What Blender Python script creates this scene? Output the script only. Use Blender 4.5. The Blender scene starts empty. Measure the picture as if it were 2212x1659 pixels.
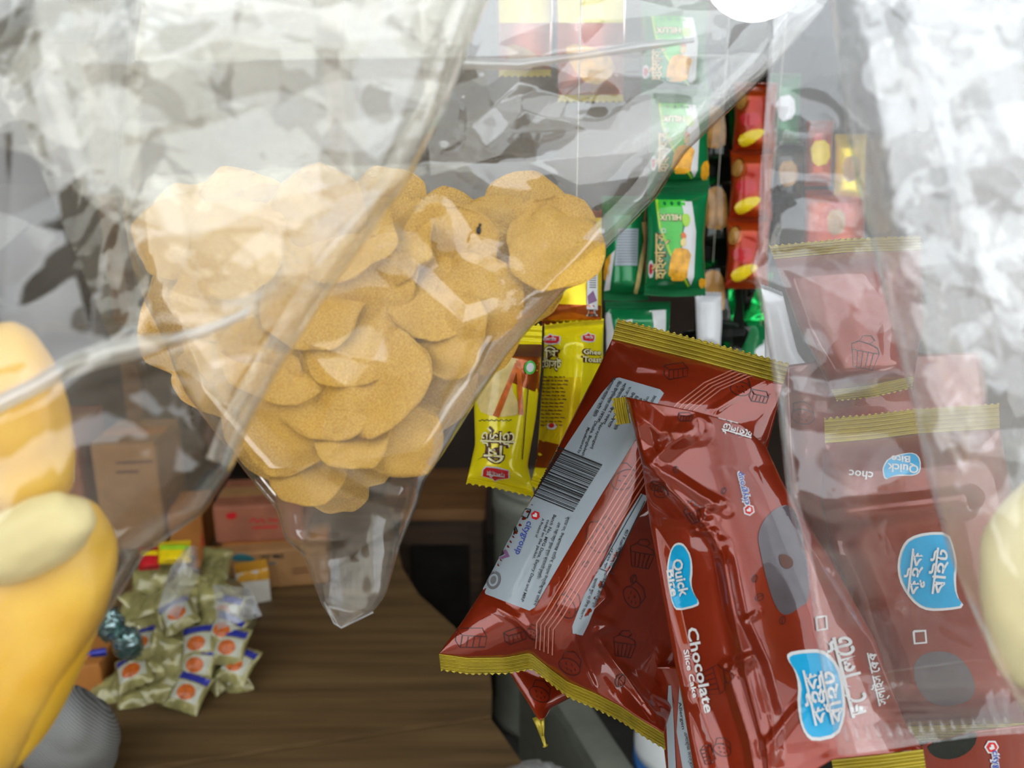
import bpy, bmesh, math, random
import numpy as np
from mathutils import Vector
from mathutils.bvhtree import BVHTree
from mathutils.geometry import tessellate_polygon

rng = np.random.default_rng(7)
random.seed(7)
SC = bpy.context.scene
COL = SC.collection

# ------------------------------------------------------------------ camera
FPX, CX, CY = 1700.0, 1106.0, 829.5
PITCH = math.radians(15.0)
CAM = np.array([0.0, 0.0, 1.45])
FWD = np.array([0.0, math.cos(PITCH), -math.sin(PITCH)])
UPV = np.array([0.0, math.sin(PITCH), math.cos(PITCH)])
RGT = np.array([1.0, 0.0, 0.0])
cam_d = bpy.data.cameras.new('camera')
cam_d.sensor_width = 36.0
cam_d.lens = FPX / 2212.0 * 36.0
cam_d.clip_start = 0.02
cam_d.dof.use_dof = True
cam_d.dof.focus_distance = 0.50
cam_d.dof.aperture_fstop = 6.5
cam_o = bpy.data.objects.new('camera', cam_d)
cam_o.location = CAM
cam_o.rotation_euler = (math.pi / 2 - PITCH, 0, 0)
COL.objects.link(cam_o)
SC.camera = cam_o

# ------------------------------------------------------------------ overcast sky, exposure
world = bpy.data.worlds.new('overcast_sky')
SC.world = world
world.use_nodes = True
wn = world.node_tree.nodes
wl = world.node_tree.links
wn.clear()
w_out = wn.new('ShaderNodeOutputWorld')
w_bg = wn.new('ShaderNodeBackground')
w_tc = wn.new('ShaderNodeTexCoord')
w_sep = wn.new('ShaderNodeSeparateXYZ')
w_ramp = wn.new('ShaderNodeValToRGB')
w_ramp.color_ramp.elements[0].position = 0.0
w_ramp.color_ramp.elements[0].color = (0.92, 0.94, 0.95, 1)
w_ramp.color_ramp.elements[1].position = 0.9
w_ramp.color_ramp.elements[1].color = (0.86, 0.94, 1.0, 1)
wl.new(w_tc.outputs['Generated'], w_sep.inputs[0])
wl.new(w_sep.outputs['Z'], w_ramp.inputs[0])
wl.new(w_ramp.outputs[0], w_bg.inputs[0])
wl.new(w_bg.outputs[0], w_out.inputs[0])
w_bg.inputs[1].default_value = 2.3
SC.view_settings.view_transform = 'Standard'
SC.view_settings.look = 'None'
SC.view_settings.gamma = 1.0
SC.view_settings.exposure = 0.38
SC.view_settings.use_curve_mapping = False
SC.cycles.transparent_max_bounces = 24
SC.cycles.max_bounces = 4
SC.cycles.diffuse_bounces = 2
SC.cycles.glossy_bounces = 2
SC.cycles.adaptive_threshold = 0.08
SC.cycles.adaptive_min_samples = 12
# high hazy sun: reaches the bags at the eaves, not the goods under the roof
sun_d = bpy.data.lights.new('sun', 'SUN')
sun_d.energy = 0.7
sun_d.angle = math.radians(6)
sun_d.color = (1.0, 0.96, 0.90)
sun_o = bpy.data.objects.new('sun', sun_d)
sun_o.rotation_euler = (-math.radians(18), math.radians(-6), 0)
COL.objects.link(sun_o)


# ------------------------------------------------------------------ pixel + depth <-> world
def W(p):
    """array (...,3) of (pixel x, pixel y, depth in metres) -> world points"""
    p = np.asarray(p, float)
    d = p[..., 2:3]
    return CAM + d * (FWD + RGT * (p[..., 0:1] - CX) / FPX + UPV * (CY - p[..., 1:2]) / FPX)


def ray(px, py):
    return FWD + RGT * (px - CX) / FPX + UPV * (CY - py) / FPX


def hitz(px, py, z):
    r = ray(px, py)
    return CAM + r * ((z - CAM[2]) / r[2])


# ------------------------------------------------------------------ noise helpers
def vnoise(x, y, seed=0):
    xi = np.floor(x).astype(np.int64)
    yi = np.floor(y).astype(np.int64)
    xf = x - xi
    yf = y - yi
    u = xf * xf * (3 - 2 * xf)
    v = yf * yf * (3 - 2 * yf)

    def h(a, b):
        n = (a * 374761393 + b * 668265263 + seed * 1442695041) & 0x7fffffff
        n = ((n ^ (n >> 13)) * 1274126177) & 0x7fffffff
        n = n ^ (n >> 16)
        return (n & 0xffff) / 65535.0 * 2 - 1
    a = h(xi, yi)
    b = h(xi + 1, yi)
    c = h(xi, yi + 1)
    d = h(xi + 1, yi + 1)
    return (a * (1 - u) + b * u) * (1 - v) + (c * (1 - u) + d * u) * v


def fbm(x, y, seed=0, octv=4):
    s = 0
    a = 1.0
    for i in range(octv):
        s = s + a * vnoise(x, y, seed + i * 17)
        x = x * 2.03
        y = y * 2.03
        a *= 0.5
    return s


def crumple(x, y, scale, seed, n=9, warp=0.35, aniso=None):
    """creased facets: sum of warped triangle waves (about -1..1)"""
    r = np.random.default_rng(seed)
    s = 0
    tot = 0
    wx = vnoise(x / scale * 0.8, y / scale * 0.8, seed) * scale * warp
    wy = vnoise(x / scale * 0.8 + 31, y / scale * 0.8 + 7, seed + 3) * scale * warp
    for i in range(n):
        if aniso is None:
            th = r.uniform(0, math.pi)
        else:
            th = aniso + r.normal(0, 0.35)
        L = scale * r.uniform(0.7, 2.2)
        a = L / scale * r.uniform(0.4, 1.0)
        ph = r.uniform(0, 2)
        t = ((x + wx) * math.cos(th) + (y + wy) * math.sin(th)) / L + ph
        tri = np.abs(np.mod(t, 2) - 1) * 2 - 1
        m = np.clip(vnoise(x / (scale * 2.5) + i * 5.3, y / (scale * 2.5) - i * 3.1, seed + i) + 0.5, 0, 1)
        s = s + a * tri * m
        tot += a * 0.6
    return s / tot


# ------------------------------------------------------------------ boundary patches
def smooth(a, k):
    for _ in range(k):
        b = a.copy()
        b[1:-1] = (a[:-2] + 2 * a[1:-1] + a[2:]) / 4
        a = b
    return a


def poly(pts, n, sm=2):
    pts = np.asarray(pts, float)
    if len(pts) == 1:
        return np.repeat(pts, n, 0)
    seg = np.hypot(*(np.diff(pts[:, :2], axis=0).T)) + 1e-6
    t = np.concatenate([[0], np.cumsum(seg)])
    t /= t[-1]
    u = np.linspace(0, 1, n)
    out = np.stack([np.interp(u, t, pts[:, i]) for i in range(3)], 1)
    return smooth(out, sm)


def coons(T, B, L, R, nu, nv, sm=2):
    T, B, L, R = poly(T, nu, sm), poly(B, nu, sm), poly(L, nv, sm), poly(R, nv, sm)
    u = np.linspace(0, 1, nu)[None, :, None]
    v = np.linspace(0, 1, nv)[:, None, None]
    c = ((1 - u) * (1 - v) * T[0] + u * (1 - v) * T[-1] + (1 - u) * v * B[0] + u * v * B[-1])
    G = (1 - v) * T[None] + v * B[None] + (1 - u) * L[:, None] + u * R[:, None] - c
    return G, np.broadcast_to(u[..., 0], (nv, nu)), np.broadcast_to(v[..., 0], (nv, nu))


def dist_poly(X, Y, pts):
    best = np.full(X.shape, 1e9)
    for (x0, y0), (x1, y1) in zip(pts[:-1], pts[1:]):
        dx, dy = x1 - x0, y1 - y0
        t = np.clip(((X - x0) * dx + (Y - y0) * dy) / (dx * dx + dy * dy + 1e-9), 0, 1)
        best = np.minimum(best, np.hypot(X - x0 - t * dx, Y - y0 - t * dy))
    return best


def ridge(G, pts, w, h, sharp=False):
    """a creased fold: two planes meeting along the polyline, fading towards its ends"""
    d = dist_poly(G[..., 0], G[..., 1], pts)
    if sharp:
        crisp = sharp == 2
        w = w * (1.6 if crisp else 2.4)
        h = min(h, (0.85 if crisp else 0.42) * w * float(G[..., 2].mean()) / FPX)
        pr = np.clip(1 - d / w, 0, 1)
        e0 = np.hypot(G[..., 0] - pts[0][0], G[..., 1] - pts[0][1])
        e1 = np.hypot(G[..., 0] - pts[-1][0], G[..., 1] - pts[-1][1])
        pr = pr * np.clip(np.minimum(e0, e1) / (w * 1.7), 0.0, 1)
        G[..., 2] -= h * pr
    else:
        G[..., 2] -= h * np.exp(-(d / w) ** 2)


# ------------------------------------------------------------------ mesh objects
def mesh(name, V, F, mats, smooth_=True, uv=None, midx=None):
    me = bpy.data.meshes.new(name)
    me.from_pydata([tuple(v) for v in V], [], F)
    for m in (mats if isinstance(mats, (list, tuple)) else [mats]):
        me.materials.append(m)
    if midx is not None:
        me.polygons.foreach_set('material_index', midx)
    if smooth_:
        me.polygons.foreach_set('use_smooth', [True] * len(me.polygons))
    me.update()
    return me


def grid_faces(nv, nu, off=0, flip=False):
    i = np.arange(nv - 1)[:, None] * nu + np.arange(nu - 1)[None] + off
    q = np.stack([i, i + 1, i + nu + 1, i + nu], -1).reshape(-1, 4)
    if flip:
        q = q[:, ::-1]
    return [tuple(map(int, r)) for r in q]


def thing(name, label, cat, loc, group=None):
    o = bpy.data.objects.new(name, None)
    COL.objects.link(o)
    o.location = Vector([float(c) for c in loc])
    o.empty_display_size = 0.02
    o['label'] = label
    o['category'] = cat
    if group:
        o['group'] = group
    return o


def part(root, name, V, F, mats, label=None, smooth_=True, midx=None, parent=None):
    """V in world coordinates"""
    loc = np.array(root.location) if root is not None else np.zeros(3)
    me = mesh(name, np.asarray(V, float) - loc, F, mats, smooth_, midx=midx)
    o = bpy.data.objects.new(name, me)
    COL.objects.link(o)
    o.parent = parent or root
    if label:
        o['label'] = label
    return o


def single(name, V, F, mats, label, cat, group=None, kind=None, smooth_=True, loc=None, midx=None):
    V = np.asarray(V, float)
    if loc is None:
        loc = np.array([V[:, 0].mean(), V[:, 1].mean(), V[:, 2].min()])
    me = mesh(name, V - loc, F, mats, smooth_, midx=midx)
    o = bpy.data.objects.new(name, me)
    COL.objects.link(o)
    o.location = Vector([float(c) for c in loc])
    if label:
        o['label'] = label
    if cat:
        o['category'] = cat
    if group:
        o['group'] = group
    if kind:
        o['kind'] = kind
    return o


def box_vf(c, s, ax=None):
    """box: centre, full size, optional axes -> verts, faces (bevelled a little)"""
    bm = bmesh.new()
    bmesh.ops.create_cube(bm, size=1.0)
    for v in bm.verts:
        v.co = Vector((v.co.x * s[0], v.co.y * s[1], v.co.z * s[2]))
    bmesh.ops.bevel(bm, geom=list(bm.edges), offset=min(s) * 0.06, segments=2, affect='EDGES', profile=0.5)
    bm.verts.index_update()
    V = np.array([v.co[:] for v in bm.verts])
    F = [tuple(v.index for v in f.verts) for f in bm.faces]
    bm.free()
    if ax is not None:
        V = V @ np.array(ax)
    return V + np.array(c), F


def lathe_vf(prof, c, seg=24, axis='z'):
    V = []
    for r, z in prof:
        for k in range(seg):
            a = 2 * math.pi * k / seg
            V.append((c[0] + r * math.cos(a), c[1] + r * math.sin(a), c[2] + z))
    F = []
    for i in range(len(prof) - 1):
        for k in range(seg):
            F.append((i * seg + k, i * seg + (k + 1) % seg, (i + 1) * seg + (k + 1) % seg, (i + 1) * seg + k))
    F.append(tuple(range(seg))[::-1])
    F.append(tuple((len(prof) - 1) * seg + k for k in range(seg)))
    return np.array(V), F


def tube_vf(pts, r, seg=8):
    pts = np.asarray(pts, float)
    V, F = [], []
    n = len(pts)
    for i in range(n):
        t = pts[min(i + 1, n - 1)] - pts[max(i - 1, 0)]
        t /= np.linalg.norm(t) + 1e-9
        a = np.cross(t, [0.13, 0.2, 0.97] if abs(t[2]) < 0.9 else [1, 0, 0])
        a /= np.linalg.norm(a)
        b = np.cross(t, a)
        rr = r[i] if hasattr(r, '__len__') else r
        for k in range(seg):
            th = 2 * math.pi * k / seg
            V.append(pts[i] + rr * (a * math.cos(th) + b * math.sin(th)))
    for i in range(n - 1):
        for k in range(seg):
            F.append((i * seg + k, i * seg + (k + 1) % seg, (i + 1) * seg + (k + 1) % seg, (i + 1) * seg + k))
    F.append(tuple(range(seg))[::-1])
    F.append(tuple((n - 1) * seg + k for k in range(seg)))
    return np.array(V), F


# ------------------------------------------------------------------ materials
def newmat(name):
    m = bpy.data.materials.new(name)
    m.use_nodes = True
    nt = m.node_tree
    nt.nodes.clear()
    return m, nt, nt.nodes.new('ShaderNodeOutputMaterial')


def pmat(name, col, rough=0.5, metal=0.0, coat=0.0, var=0.12, scale=60.0, bump=0.0, bscale=200.0, spec=0.5,
         sss=0.0, emit=None, stretch=None, col2=None):
    m, nt, out = newmat(name)
    N, L = nt.nodes, nt.links
    b = N.new('ShaderNodeBsdfPrincipled')
    tc = N.new('ShaderNodeTexCoord')
    src = tc.outputs['Object']
    if stretch:
        mp = N.new('ShaderNodeMapping')
        mp.inputs['Scale'].default_value = stretch
        L.new(src, mp.inputs[0])
        src = mp.outputs[0]
    nz = N.new('ShaderNodeTexNoise')
    nz.inputs['Scale'].default_value = scale
    nz.inputs['Detail'].default_value = 2
    L.new(src, nz.inputs['Vector'])
    rp = N.new('ShaderNodeValToRGB')
    c2 = col2 or tuple(min(1, c * (1 + var)) for c in col)
    c1 = tuple(c * (1 - var) for c in col) if col2 is None else col
    rp.color_ramp.elements[0].position = 0.3
    rp.color_ramp.elements[1].position = 0.7
    rp.color_ramp.elements[0].color = (*c1, 1)
    rp.color_ramp.elements[1].color = (*c2, 1)
    L.new(nz.outputs[0], rp.inputs[0])
    L.new(rp.outputs[0], b.inputs['Base Color'])
    b.inputs['Roughness'].default_value = rough
    b.inputs['Metallic'].default_value = metal
    b.inputs['Coat Weight'].default_value = coat
    b.inputs['Coat Roughness'].default_value = 0.035
    b.inputs['Specular IOR Level'].default_value = spec if coat < 0.3 else 0.12
    if sss:
        b.inputs['Subsurface Weight'].default_value = sss
        b.inputs['Subsurface Radius'].default_value = (0.01, 0.006, 0.002)
    if emit:
        b.inputs['Emission Color'].default_value = (*col, 1)
        b.inputs['Emission Strength'].default_value = emit
    if bump:
        n2 = N.new('ShaderNodeTexNoise')
        n2.inputs['Scale'].default_value = bscale
        n2.inputs['Detail'].default_value = 3
        L.new(src, n2.inputs['Vector'])
        bp = N.new('ShaderNodeBump')
        bp.inputs['Strength'].default_value = bump
        bp.inputs['Distance'].default_value = 0.002
        L.new(n2.outputs[0], bp.inputs['Height'])
        L.new(bp.outputs[0], b.inputs['Normal'])
    L.new(b.outputs[0], out.inputs[0])
    return m


def film(name, haze=0.2, tint=(1, 1, 1), hcol=(0.9, 0.9, 0.9), rough=0.12, f0=0.08, f1=0.85, bump=0.25, bscale=90, hvar=0.6):
    """thin clear polythene: see-through, a cloudy white scatter, a skin that mirrors"""
    m, nt, out = newmat(name)
    N, L = nt.nodes, nt.links
    tc = N.new('ShaderNodeTexCoord')
    tr = N.new('ShaderNodeBsdfTransparent')
    tr.inputs[0].default_value = (*tint, 1)
    df = N.new('ShaderNodeBsdfDiffuse')
    df.inputs[0].default_value = (*hcol, 1)
    tl = N.new('ShaderNodeBsdfTranslucent')
    tl.inputs[0].default_value = (*hcol, 1)
    mdt = N.new('ShaderNodeMixShader')
    mdt.inputs[0].default_value = 0.4
    L.new(df.outputs[0], mdt.inputs[1])
    L.new(tl.outputs[0], mdt.inputs[2])
    gl = N.new('ShaderNodeBsdfGlossy')
    gl.inputs['Roughness'].default_value = rough
    gl.inputs[0].default_value = (1, 1, 1, 1)
    # cloudiness
    n2 = N.new('ShaderNodeTexNoise')
    n2.inputs['Scale'].default_value = 22
    n2.inputs['Detail'].default_value = 1
    L.new(tc.outputs['Object'], n2.inputs['Vector'])
    mr = N.new('ShaderNodeMapRange')
    mr.inputs[1].default_value = 0.35
    mr.inputs[2].default_value = 0.65
    mr.inputs[3].default_value = haze * (1 - hvar)
    mr.inputs[4].default_value = min(1, haze * (1 + hvar))
    L.new(n2.outputs[0], mr.inputs[0])
    m1 = N.new('ShaderNodeMixShader')
    L.new(mr.outputs[0], m1.inputs[0])
    L.new(tr.outputs[0], m1.inputs[1])
    L.new(mdt.outputs[0], m1.inputs[2])
    lw = N.new('ShaderNodeLayerWeight')
    lw.inputs[0].default_value = 0.5
    pw = N.new('ShaderNodeMath')
    pw.operation = 'POWER'
    pw.inputs[1].default_value = 3.5
    L.new(lw.outputs['Facing'], pw.inputs[0])
    ma = N.new('ShaderNodeMath')
    ma.operation = 'MULTIPLY_ADD'
    ma.inputs[1].default_value = f1 - f0
    ma.inputs[2].default_value = f0
    L.new(pw.outputs[0], ma.inputs[0])
    m2 = N.new('ShaderNodeMixShader')
    L.new(ma.outputs[0], m2.inputs[0])
    L.new(m1.outputs[0], m2.inputs[1])
    L.new(gl.outputs[0], m2.inputs[2])
    L.new(m2.outputs[0], out.inputs[0])
    return m


def wood(name, c1, c2, ax=(2, 30, 30), rough=0.55, bump=0.2):
    return pmat(name, c1, rough, col2=c2, scale=1.6, stretch=ax, bump=bump, bscale=4)


M = {}
M['choc'] = pmat('chocolate_brown_foil', (0.235, 0.020, 0.004), 0.28, 0.30, 0.85, 0.25, 9, 0.05, 60)
for _n in M['choc'].node_tree.nodes:
    if _n.type == 'BSDF_PRINCIPLED':
        _n.inputs['Coat IOR'].default_value = 1.62      # metallised laminate: a strong clear gloss
M['choc_dark'] = pmat('dark_line_print', (0.06, 0.010, 0.008), 0.35, 0, 0.8)
M['gold'] = pmat('gold_crimp_foil', (0.40, 0.31, 0.03), 0.32, 0.45, 0.4, 0.2, 40)
M['seam_line'] = pmat('pale_seam_line', (0.48, 0.17, 0.12), 0.3, 0.2, 0.6)
M['label'] = pmat('pale_grey_label', (0.32, 0.37, 0.41), 0.35, 0, 0.5, 0.03)
M['black'] = pmat('black_print', (0.02, 0.02, 0.022), 0.4)
M['white'] = pmat('white_print', (0.66, 0.66, 0.66), 0.35, 0, 0.5, 0.02)
M['cyan'] = pmat('sky_blue_print', (0.008, 0.36, 0.66), 0.3, 0, 0.6, 0.08)
M['redp'] = pmat('red_print', (0.55, 0.02, 0.025), 0.3, 0, 0.6)
M['bluep'] = pmat('navy_print', (0.05, 0.08, 0.35), 0.3, 0, 0.5)
M['purple'] = pmat('purple_print', (0.22, 0.10, 0.22), 0.4)
M['greyp'] = pmat('grey_print', (0.14, 0.14, 0.145), 0.4)
M['window'] = pmat('grey_bean_print', (0.10, 0.085, 0.095), 0.25, 0.2, 0.9)
M['yellow'] = pmat('bright_yellow_foil', (0.86, 0.72, 0.008), 0.28, 0.10, 0.8, 0.1, 12, 0.1, 50)
M['goldy'] = pmat('metallic_yellow_foil', (0.88, 0.62, 0.01), 0.22, 0.35, 0.4, 0.2, 20, 0.2, 60)
M['amber'] = pmat('amber_brown_foil', (0.42, 0.085, 0.01), 0.25, 0.55, 0.6, 0.3, 18, 0.15, 60)
M['cream'] = pmat('cream_print', (0.86, 0.80, 0.46), 0.35, 0, 0.5, 0.04)
M['brownp'] = pmat('dark_brown_print', (0.10, 0.03, 0.012), 0.4)
M['toast'] = pmat('toast_slice_print', (0.74, 0.56, 0.22), 0.4, 0, 0.6, 0.16, 90)
M['orange_stick'] = pmat('orange_crust_print', (0.62, 0.14, 0.02), 0.35, 0, 0.6, 0.3, 120)
M['greenfoil'] = pmat('deep_green_foil', (0.006, 0.20, 0.06), 0.28, 0.2, 0.8, 0.15, 14, 0.1, 40)
M['limeg'] = pmat('lime_green_print', (0.06, 0.50, 0.05), 0.3, 0.0, 0.7, 0.1)
M['limey'] = pmat('yellow_green_print', (0.36, 0.62, 0.03), 0.3, 0, 0.6)
M['chipp'] = pmat('orange_chip_print', (0.75, 0.36, 0.02), 0.4, 0, 0.5, 0.3, 130)
M['greenshine'] = pmat('emerald_metal_foil', (0.0, 0.50, 0.09), 0.16, 0.9, 0.5, 0.3, 30, 0.3, 60)
M['blackfoil'] = pmat('black_green_foil', (0.010, 0.014, 0.010), 0.2, 0.3, 0.8, 0.4, 20, 0.2, 60)
M['biscuitp'] = pmat('biscuit_brown_print', (0.40, 0.20, 0.045), 0.35, 0, 0.7, 0.45, 45)
M['redfoil'] = pmat('red_orange_foil', (0.36, 0.02, 0.006), 0.3, 0.35, 0.4, 0.0, 26, 0.1, 60, col2=(0.55, 0.09, 0.008))
M['yelp'] = pmat('yellow_print', (0.85, 0.62, 0.01), 0.3, 0, 0.6)
M['whitepack'] = pmat('white_film_pack', (0.80, 0.82, 0.85), 0.35, 0, 0.6, 0.04)
M['bread'] = pmat('golden_bread_crust', (0.70, 0.36, 0.012), 0.5, 0, 0.25, 0.0, 26, 0.15, 120, sss=0.0, col2=(0.86, 0.54, 0.05))
M['breadpale'] = pmat('pale_cream_bread', (0.74, 0.64, 0.34), 0.6, 0, 0.1, 0.08, 30, 0.2, 120, sss=0.0)
M['chip'] = pmat('golden_fried_wafer', (0.60, 0.27, 0.015), 0.45, 0, 0.2, 0.0, 38, 0.35, 150, sss=0.0, col2=(0.84, 0.54, 0.085))
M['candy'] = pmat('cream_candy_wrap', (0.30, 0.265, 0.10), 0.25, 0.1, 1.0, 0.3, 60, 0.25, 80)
M['candyw'] = pmat('white_candy_wrap', (0.46, 0.46, 0.36), 0.3, 0.0, 0.7, 0.06, 60)
M['candyb'] = pmat('blue_candy_wrap', (0.04, 0.05, 0.36), 0.25, 0.3, 0.7, 0.2, 60)
M['odot'] = pmat('orange_biscuit_print', (0.50, 0.11, 0.015), 0.45, 0, 0.4, 0.3, 250)
M['card'] = pmat('brown_cardboard', (0.34, 0.17, 0.06), 0.75, var=0.12, scale=25, bump=0.1)
M['cardred'] = pmat('reddish_carton', (0.30, 0.10, 0.05), 0.7, var=0.14, scale=25, bump=0.1)
M['cardor'] = pmat('orange_carton', (0.46, 0.17, 0.03), 0.7, var=0.12, scale=25)
M['cardyel'] = pmat('yellow_orange_carton', (0.62, 0.30, 0.02), 0.6, var=0.1, scale=40)
M['cardwhite'] = pmat('off_white_carton', (0.62, 0.58, 0.50), 0.6, var=0.06)
M['wood'] = wood('worn_brown_board', (0.082, 0.045, 0.016), (0.165, 0.097, 0.037))
M['wood2'] = wood('orange_brown_wood', (0.16, 0.070, 0.022), (0.26, 0.125, 0.045), ax=(3, 20, 20))
M['woodd'] = wood('dark_wood', (0.030, 0.016, 0.009), (0.065, 0.035, 0.018))
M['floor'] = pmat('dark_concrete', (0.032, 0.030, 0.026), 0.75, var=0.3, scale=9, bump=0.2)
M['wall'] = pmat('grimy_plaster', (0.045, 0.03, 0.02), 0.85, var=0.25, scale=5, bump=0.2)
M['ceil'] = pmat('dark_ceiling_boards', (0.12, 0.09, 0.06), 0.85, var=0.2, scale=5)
M['street'] = pmat('dusty_street', (0.28, 0.25, 0.21), 0.9, var=0.2, scale=2)
M['facade'] = pmat('added_weathered_facade', (0.22, 0.20, 0.18), 0.9, var=0.3, scale=1.2)
M['greygreen'] = pmat('grey_green_metal', (0.20, 0.21, 0.17), 0.5, 0.0, 0.1, 0.08, 30)
M['metal'] = pmat('dull_steel', (0.4, 0.4, 0.4), 0.35, 0.9)
M['string'] = pmat('pale_string', (0.6, 0.56, 0.48), 0.8)
M['skin'] = pmat('skin', (0.42, 0.20, 0.13), 0.5, sss=0.0)
M['tubwhite'] = pmat('white_plastic', (0.70, 0.73, 0.74), 0.35, 0, 0.3, 0.03)
M['tubblue'] = pmat('blue_plastic', (0.04, 0.15, 0.42), 0.4, 0, 0.3)
M['greendark'] = pmat('dull_green_cloth', (0.06, 0.10, 0.05), 0.8)
# bags
M['film_neck'] = film('crumpled_cloudy_polythene', haze=0.045, hcol=(0.86, 0.86, 0.85), rough=0.045, f0=0.075, bump=0.06, bscale=40, hvar=0.6)
M['film_left'] = film('cloudy_polythene', haze=0.035, tint=(0.985, 0.965, 0.90), hcol=(0.95, 0.93, 0.88), rough=0.07, f0=0.06, bump=0.08, bscale=40, hvar=0.7)
M['film_mid'] = film('clear_polythene', haze=0.08, hcol=(0.95, 0.90, 0.82), rough=0.07, f0=0.085, bump=0.06, bscale=50, hvar=0.6)
M['film_right'] = film('milky_polythene', haze=0.11, hcol=(0.90, 0.89, 0.88), rough=0.10, f0=0.075, bump=0.08, bscale=50, hvar=0.35)
M['film_clear'] = film('crisp_cellophane', haze=0.04, hcol=(0.9, 0.9, 0.93), rough=0.04, f0=0.075, bump=0.10, bscale=40, hvar=0.7)
M['film_fold_sheen'] = film('doubled_film_whitened_sheen', haze=0.55, hcol=(0.92, 0.93, 0.94), rough=0.10, f0=0.12, bump=0.06, hvar=0.3)  # haze whitened so the doubled fold carries its bright sheen in colour
M['film_hem'] = film('pressed_polythene_hem', haze=0.17, hcol=(0.86, 0.84, 0.80), rough=0.10, f0=0.07, bump=0.05, hvar=0.3)
M['film_grey'] = film('thin_grey_polythene', haze=0.35, hcol=(0.75, 0.78, 0.8), rough=0.2, bump=0.2, hvar=0.3)


def stripe_cloth():
    m, nt, out = newmat('grey_ribbed_cloth')
    N, L = nt.nodes, nt.links
    b = N.new('ShaderNodeBsdfPrincipled')
    tc = N.new('ShaderNodeTexCoord')
    wv = N.new('ShaderNodeTexWave')
    wv.inputs['Scale'].default_value = 130
    wv.inputs['Distortion'].default_value = 1.0
    wv.wave_type = 'BANDS'
    wv.bands_direction = 'DIAGONAL'
    L.new(tc.outputs['Object'], wv.inputs['Vector'])
    rp = N.new('ShaderNodeValToRGB')
    rp.color_ramp.elements[0].color = (0.10, 0.10, 0.095, 1)
    rp.color_ramp.elements[1].color = (0.30, 0.30, 0.285, 1)
    L.new(wv.outputs[0], rp.inputs[0])
    L.new(rp.outputs[0], b.inputs['Base Color'])
    b.inputs['Roughness'].default_value = 0.9
    L.new(b.outputs[0], out.inputs[0])
    return m


M['cloth'] = stripe_cloth()


def lamp_mat():
    m, nt, out = newmat('lit_white_globe')
    e = nt.nodes.new('ShaderNodeEmission')
    e.inputs[0].default_value = (1.0, 0.97, 0.92, 1)
    e.inputs[1].default_value = 9.0
    nt.links.new(e.outputs[0], out.inputs[0])
    return m


M['lamp'] = lamp_mat()


# ------------------------------------------------------------------ prints lying on a surface
class Surf:
    def __init__(self, V, F):
        self.t = BVHTree.FromPolygons([tuple(v) for v in V], F)

    def put(self, pts2, off):
        out = []
        cx = sum(p[0] for p in pts2) / len(pts2)
        cy = sum(p[1] for p in pts2) / len(pts2)
        for x, y in pts2:
            l = math.hypot(cx - x, cy - y) + 1e-6
            for stp in range(0, 9):
                r = ray(x + (cx - x) / l * stp * 2.5, y + (cy - y) / l * stp * 2.5)
                h, n, i, dd = self.t.ray_cast(Vector(CAM), Vector(r).normalized())
                if h is not None or stp * 2.5 > l:
                    break
            if h is None:
                out.append(None)
                continue
            if n.dot(Vector(r)) > 0:
                n = -n
            out.append(np.array(h) + np.array(n) * off)
        return out


def split_long(V2, F, maxlen):
    bm = bmesh.new()
    vs = [bm.verts.new((x, y, 0)) for x, y in V2]
    for f in F:
        try:
            bm.faces.new([vs[i] for i in f])
        except ValueError:
            pass
    for _ in range(5):
        e = [e for e in bm.edges if e.calc_length() > maxlen]
        if not e:
            break
        bmesh.ops.subdivide_edges(bm, edges=e, cuts=1)
        bmesh.ops.triangulate(bm, faces=[f for f in bm.faces if len(f.verts) > 3])
    bm.verts.index_update()
    V = [(v.co.x, v.co.y) for v in bm.verts]
    F = [tuple(v.index for v in f.verts) for f in bm.faces]
    bm.free()
    return V, F


def decal(root, name, surf, V2, F, mat, off=0.0003, maxlen=16, label=None, parent=None):
    V2, F = split_long(V2, F, maxlen)
    P = surf.put(V2, off)
    keep = [f for f in F if all(P[i] is not None for i in f)]
    if not keep:
        return None
    used = sorted({i for f in keep for i in f})
    mp = {i: k for k, i in enumerate(used)}
    return part(root, name, [P[i] for i in used], [tuple(mp[i] for i in f) for f in keep], mat, label, parent=parent)


def shape(pts):
    tri = tessellate_polygon([[Vector((x, y, 0)) for x, y in pts]])
    return list(pts), [tuple(t) for t in tri]


def dpoly(root, name, surf, pts, mat, off=0.0003, label=None, maxlen=16, parent=None):
    V, F = shape(pts)
    return decal(root, name, surf, V, F, mat, off, maxlen, label, parent)


def ell(cx, cy, rx, ry, rot=0, n=20):
    c, s = math.cos(rot), math.sin(rot)
    return [(cx + rx * math.cos(t) * c - ry * math.sin(t) * s, cy + rx * math.cos(t) * s + ry * math.sin(t) * c)
            for t in [2 * math.pi * k / n for k in range(n)]]


def stroke(pts, w):
    """thin ribbon polygon mesh along a polyline"""
    V, F = [], []
    n = len(pts)
    for i in range(n):
        x0, y0 = pts[max(i - 1, 0)]
        x1, y1 = pts[min(i + 1, n - 1)]
        l = math.hypot(x1 - x0, y1 - y0) + 1e-9
        nx, ny = -(y1 - y0) / l * w / 2, (x1 - x0) / l * w / 2
        V += [(pts[i][0] + nx, pts[i][1] + ny), (pts[i][0] - nx, pts[i][1] - ny)]
    for i in range(n - 1):
        F.append((2 * i, 2 * i + 1, 2 * i + 3, 2 * i + 2))
    return V, F


def dstroke(root, name, surf, lines, w, mat, off=0.0003, label=None):
    V, F = [], []
    for pts in lines:
        a, b = stroke(pts, w)
        o = len(V)
        V += a
        F += [tuple(i + o for i in f) for f in b]
    return decal(root, name, surf, V, F, mat, off, 18, label)


_txt = {}


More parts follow.
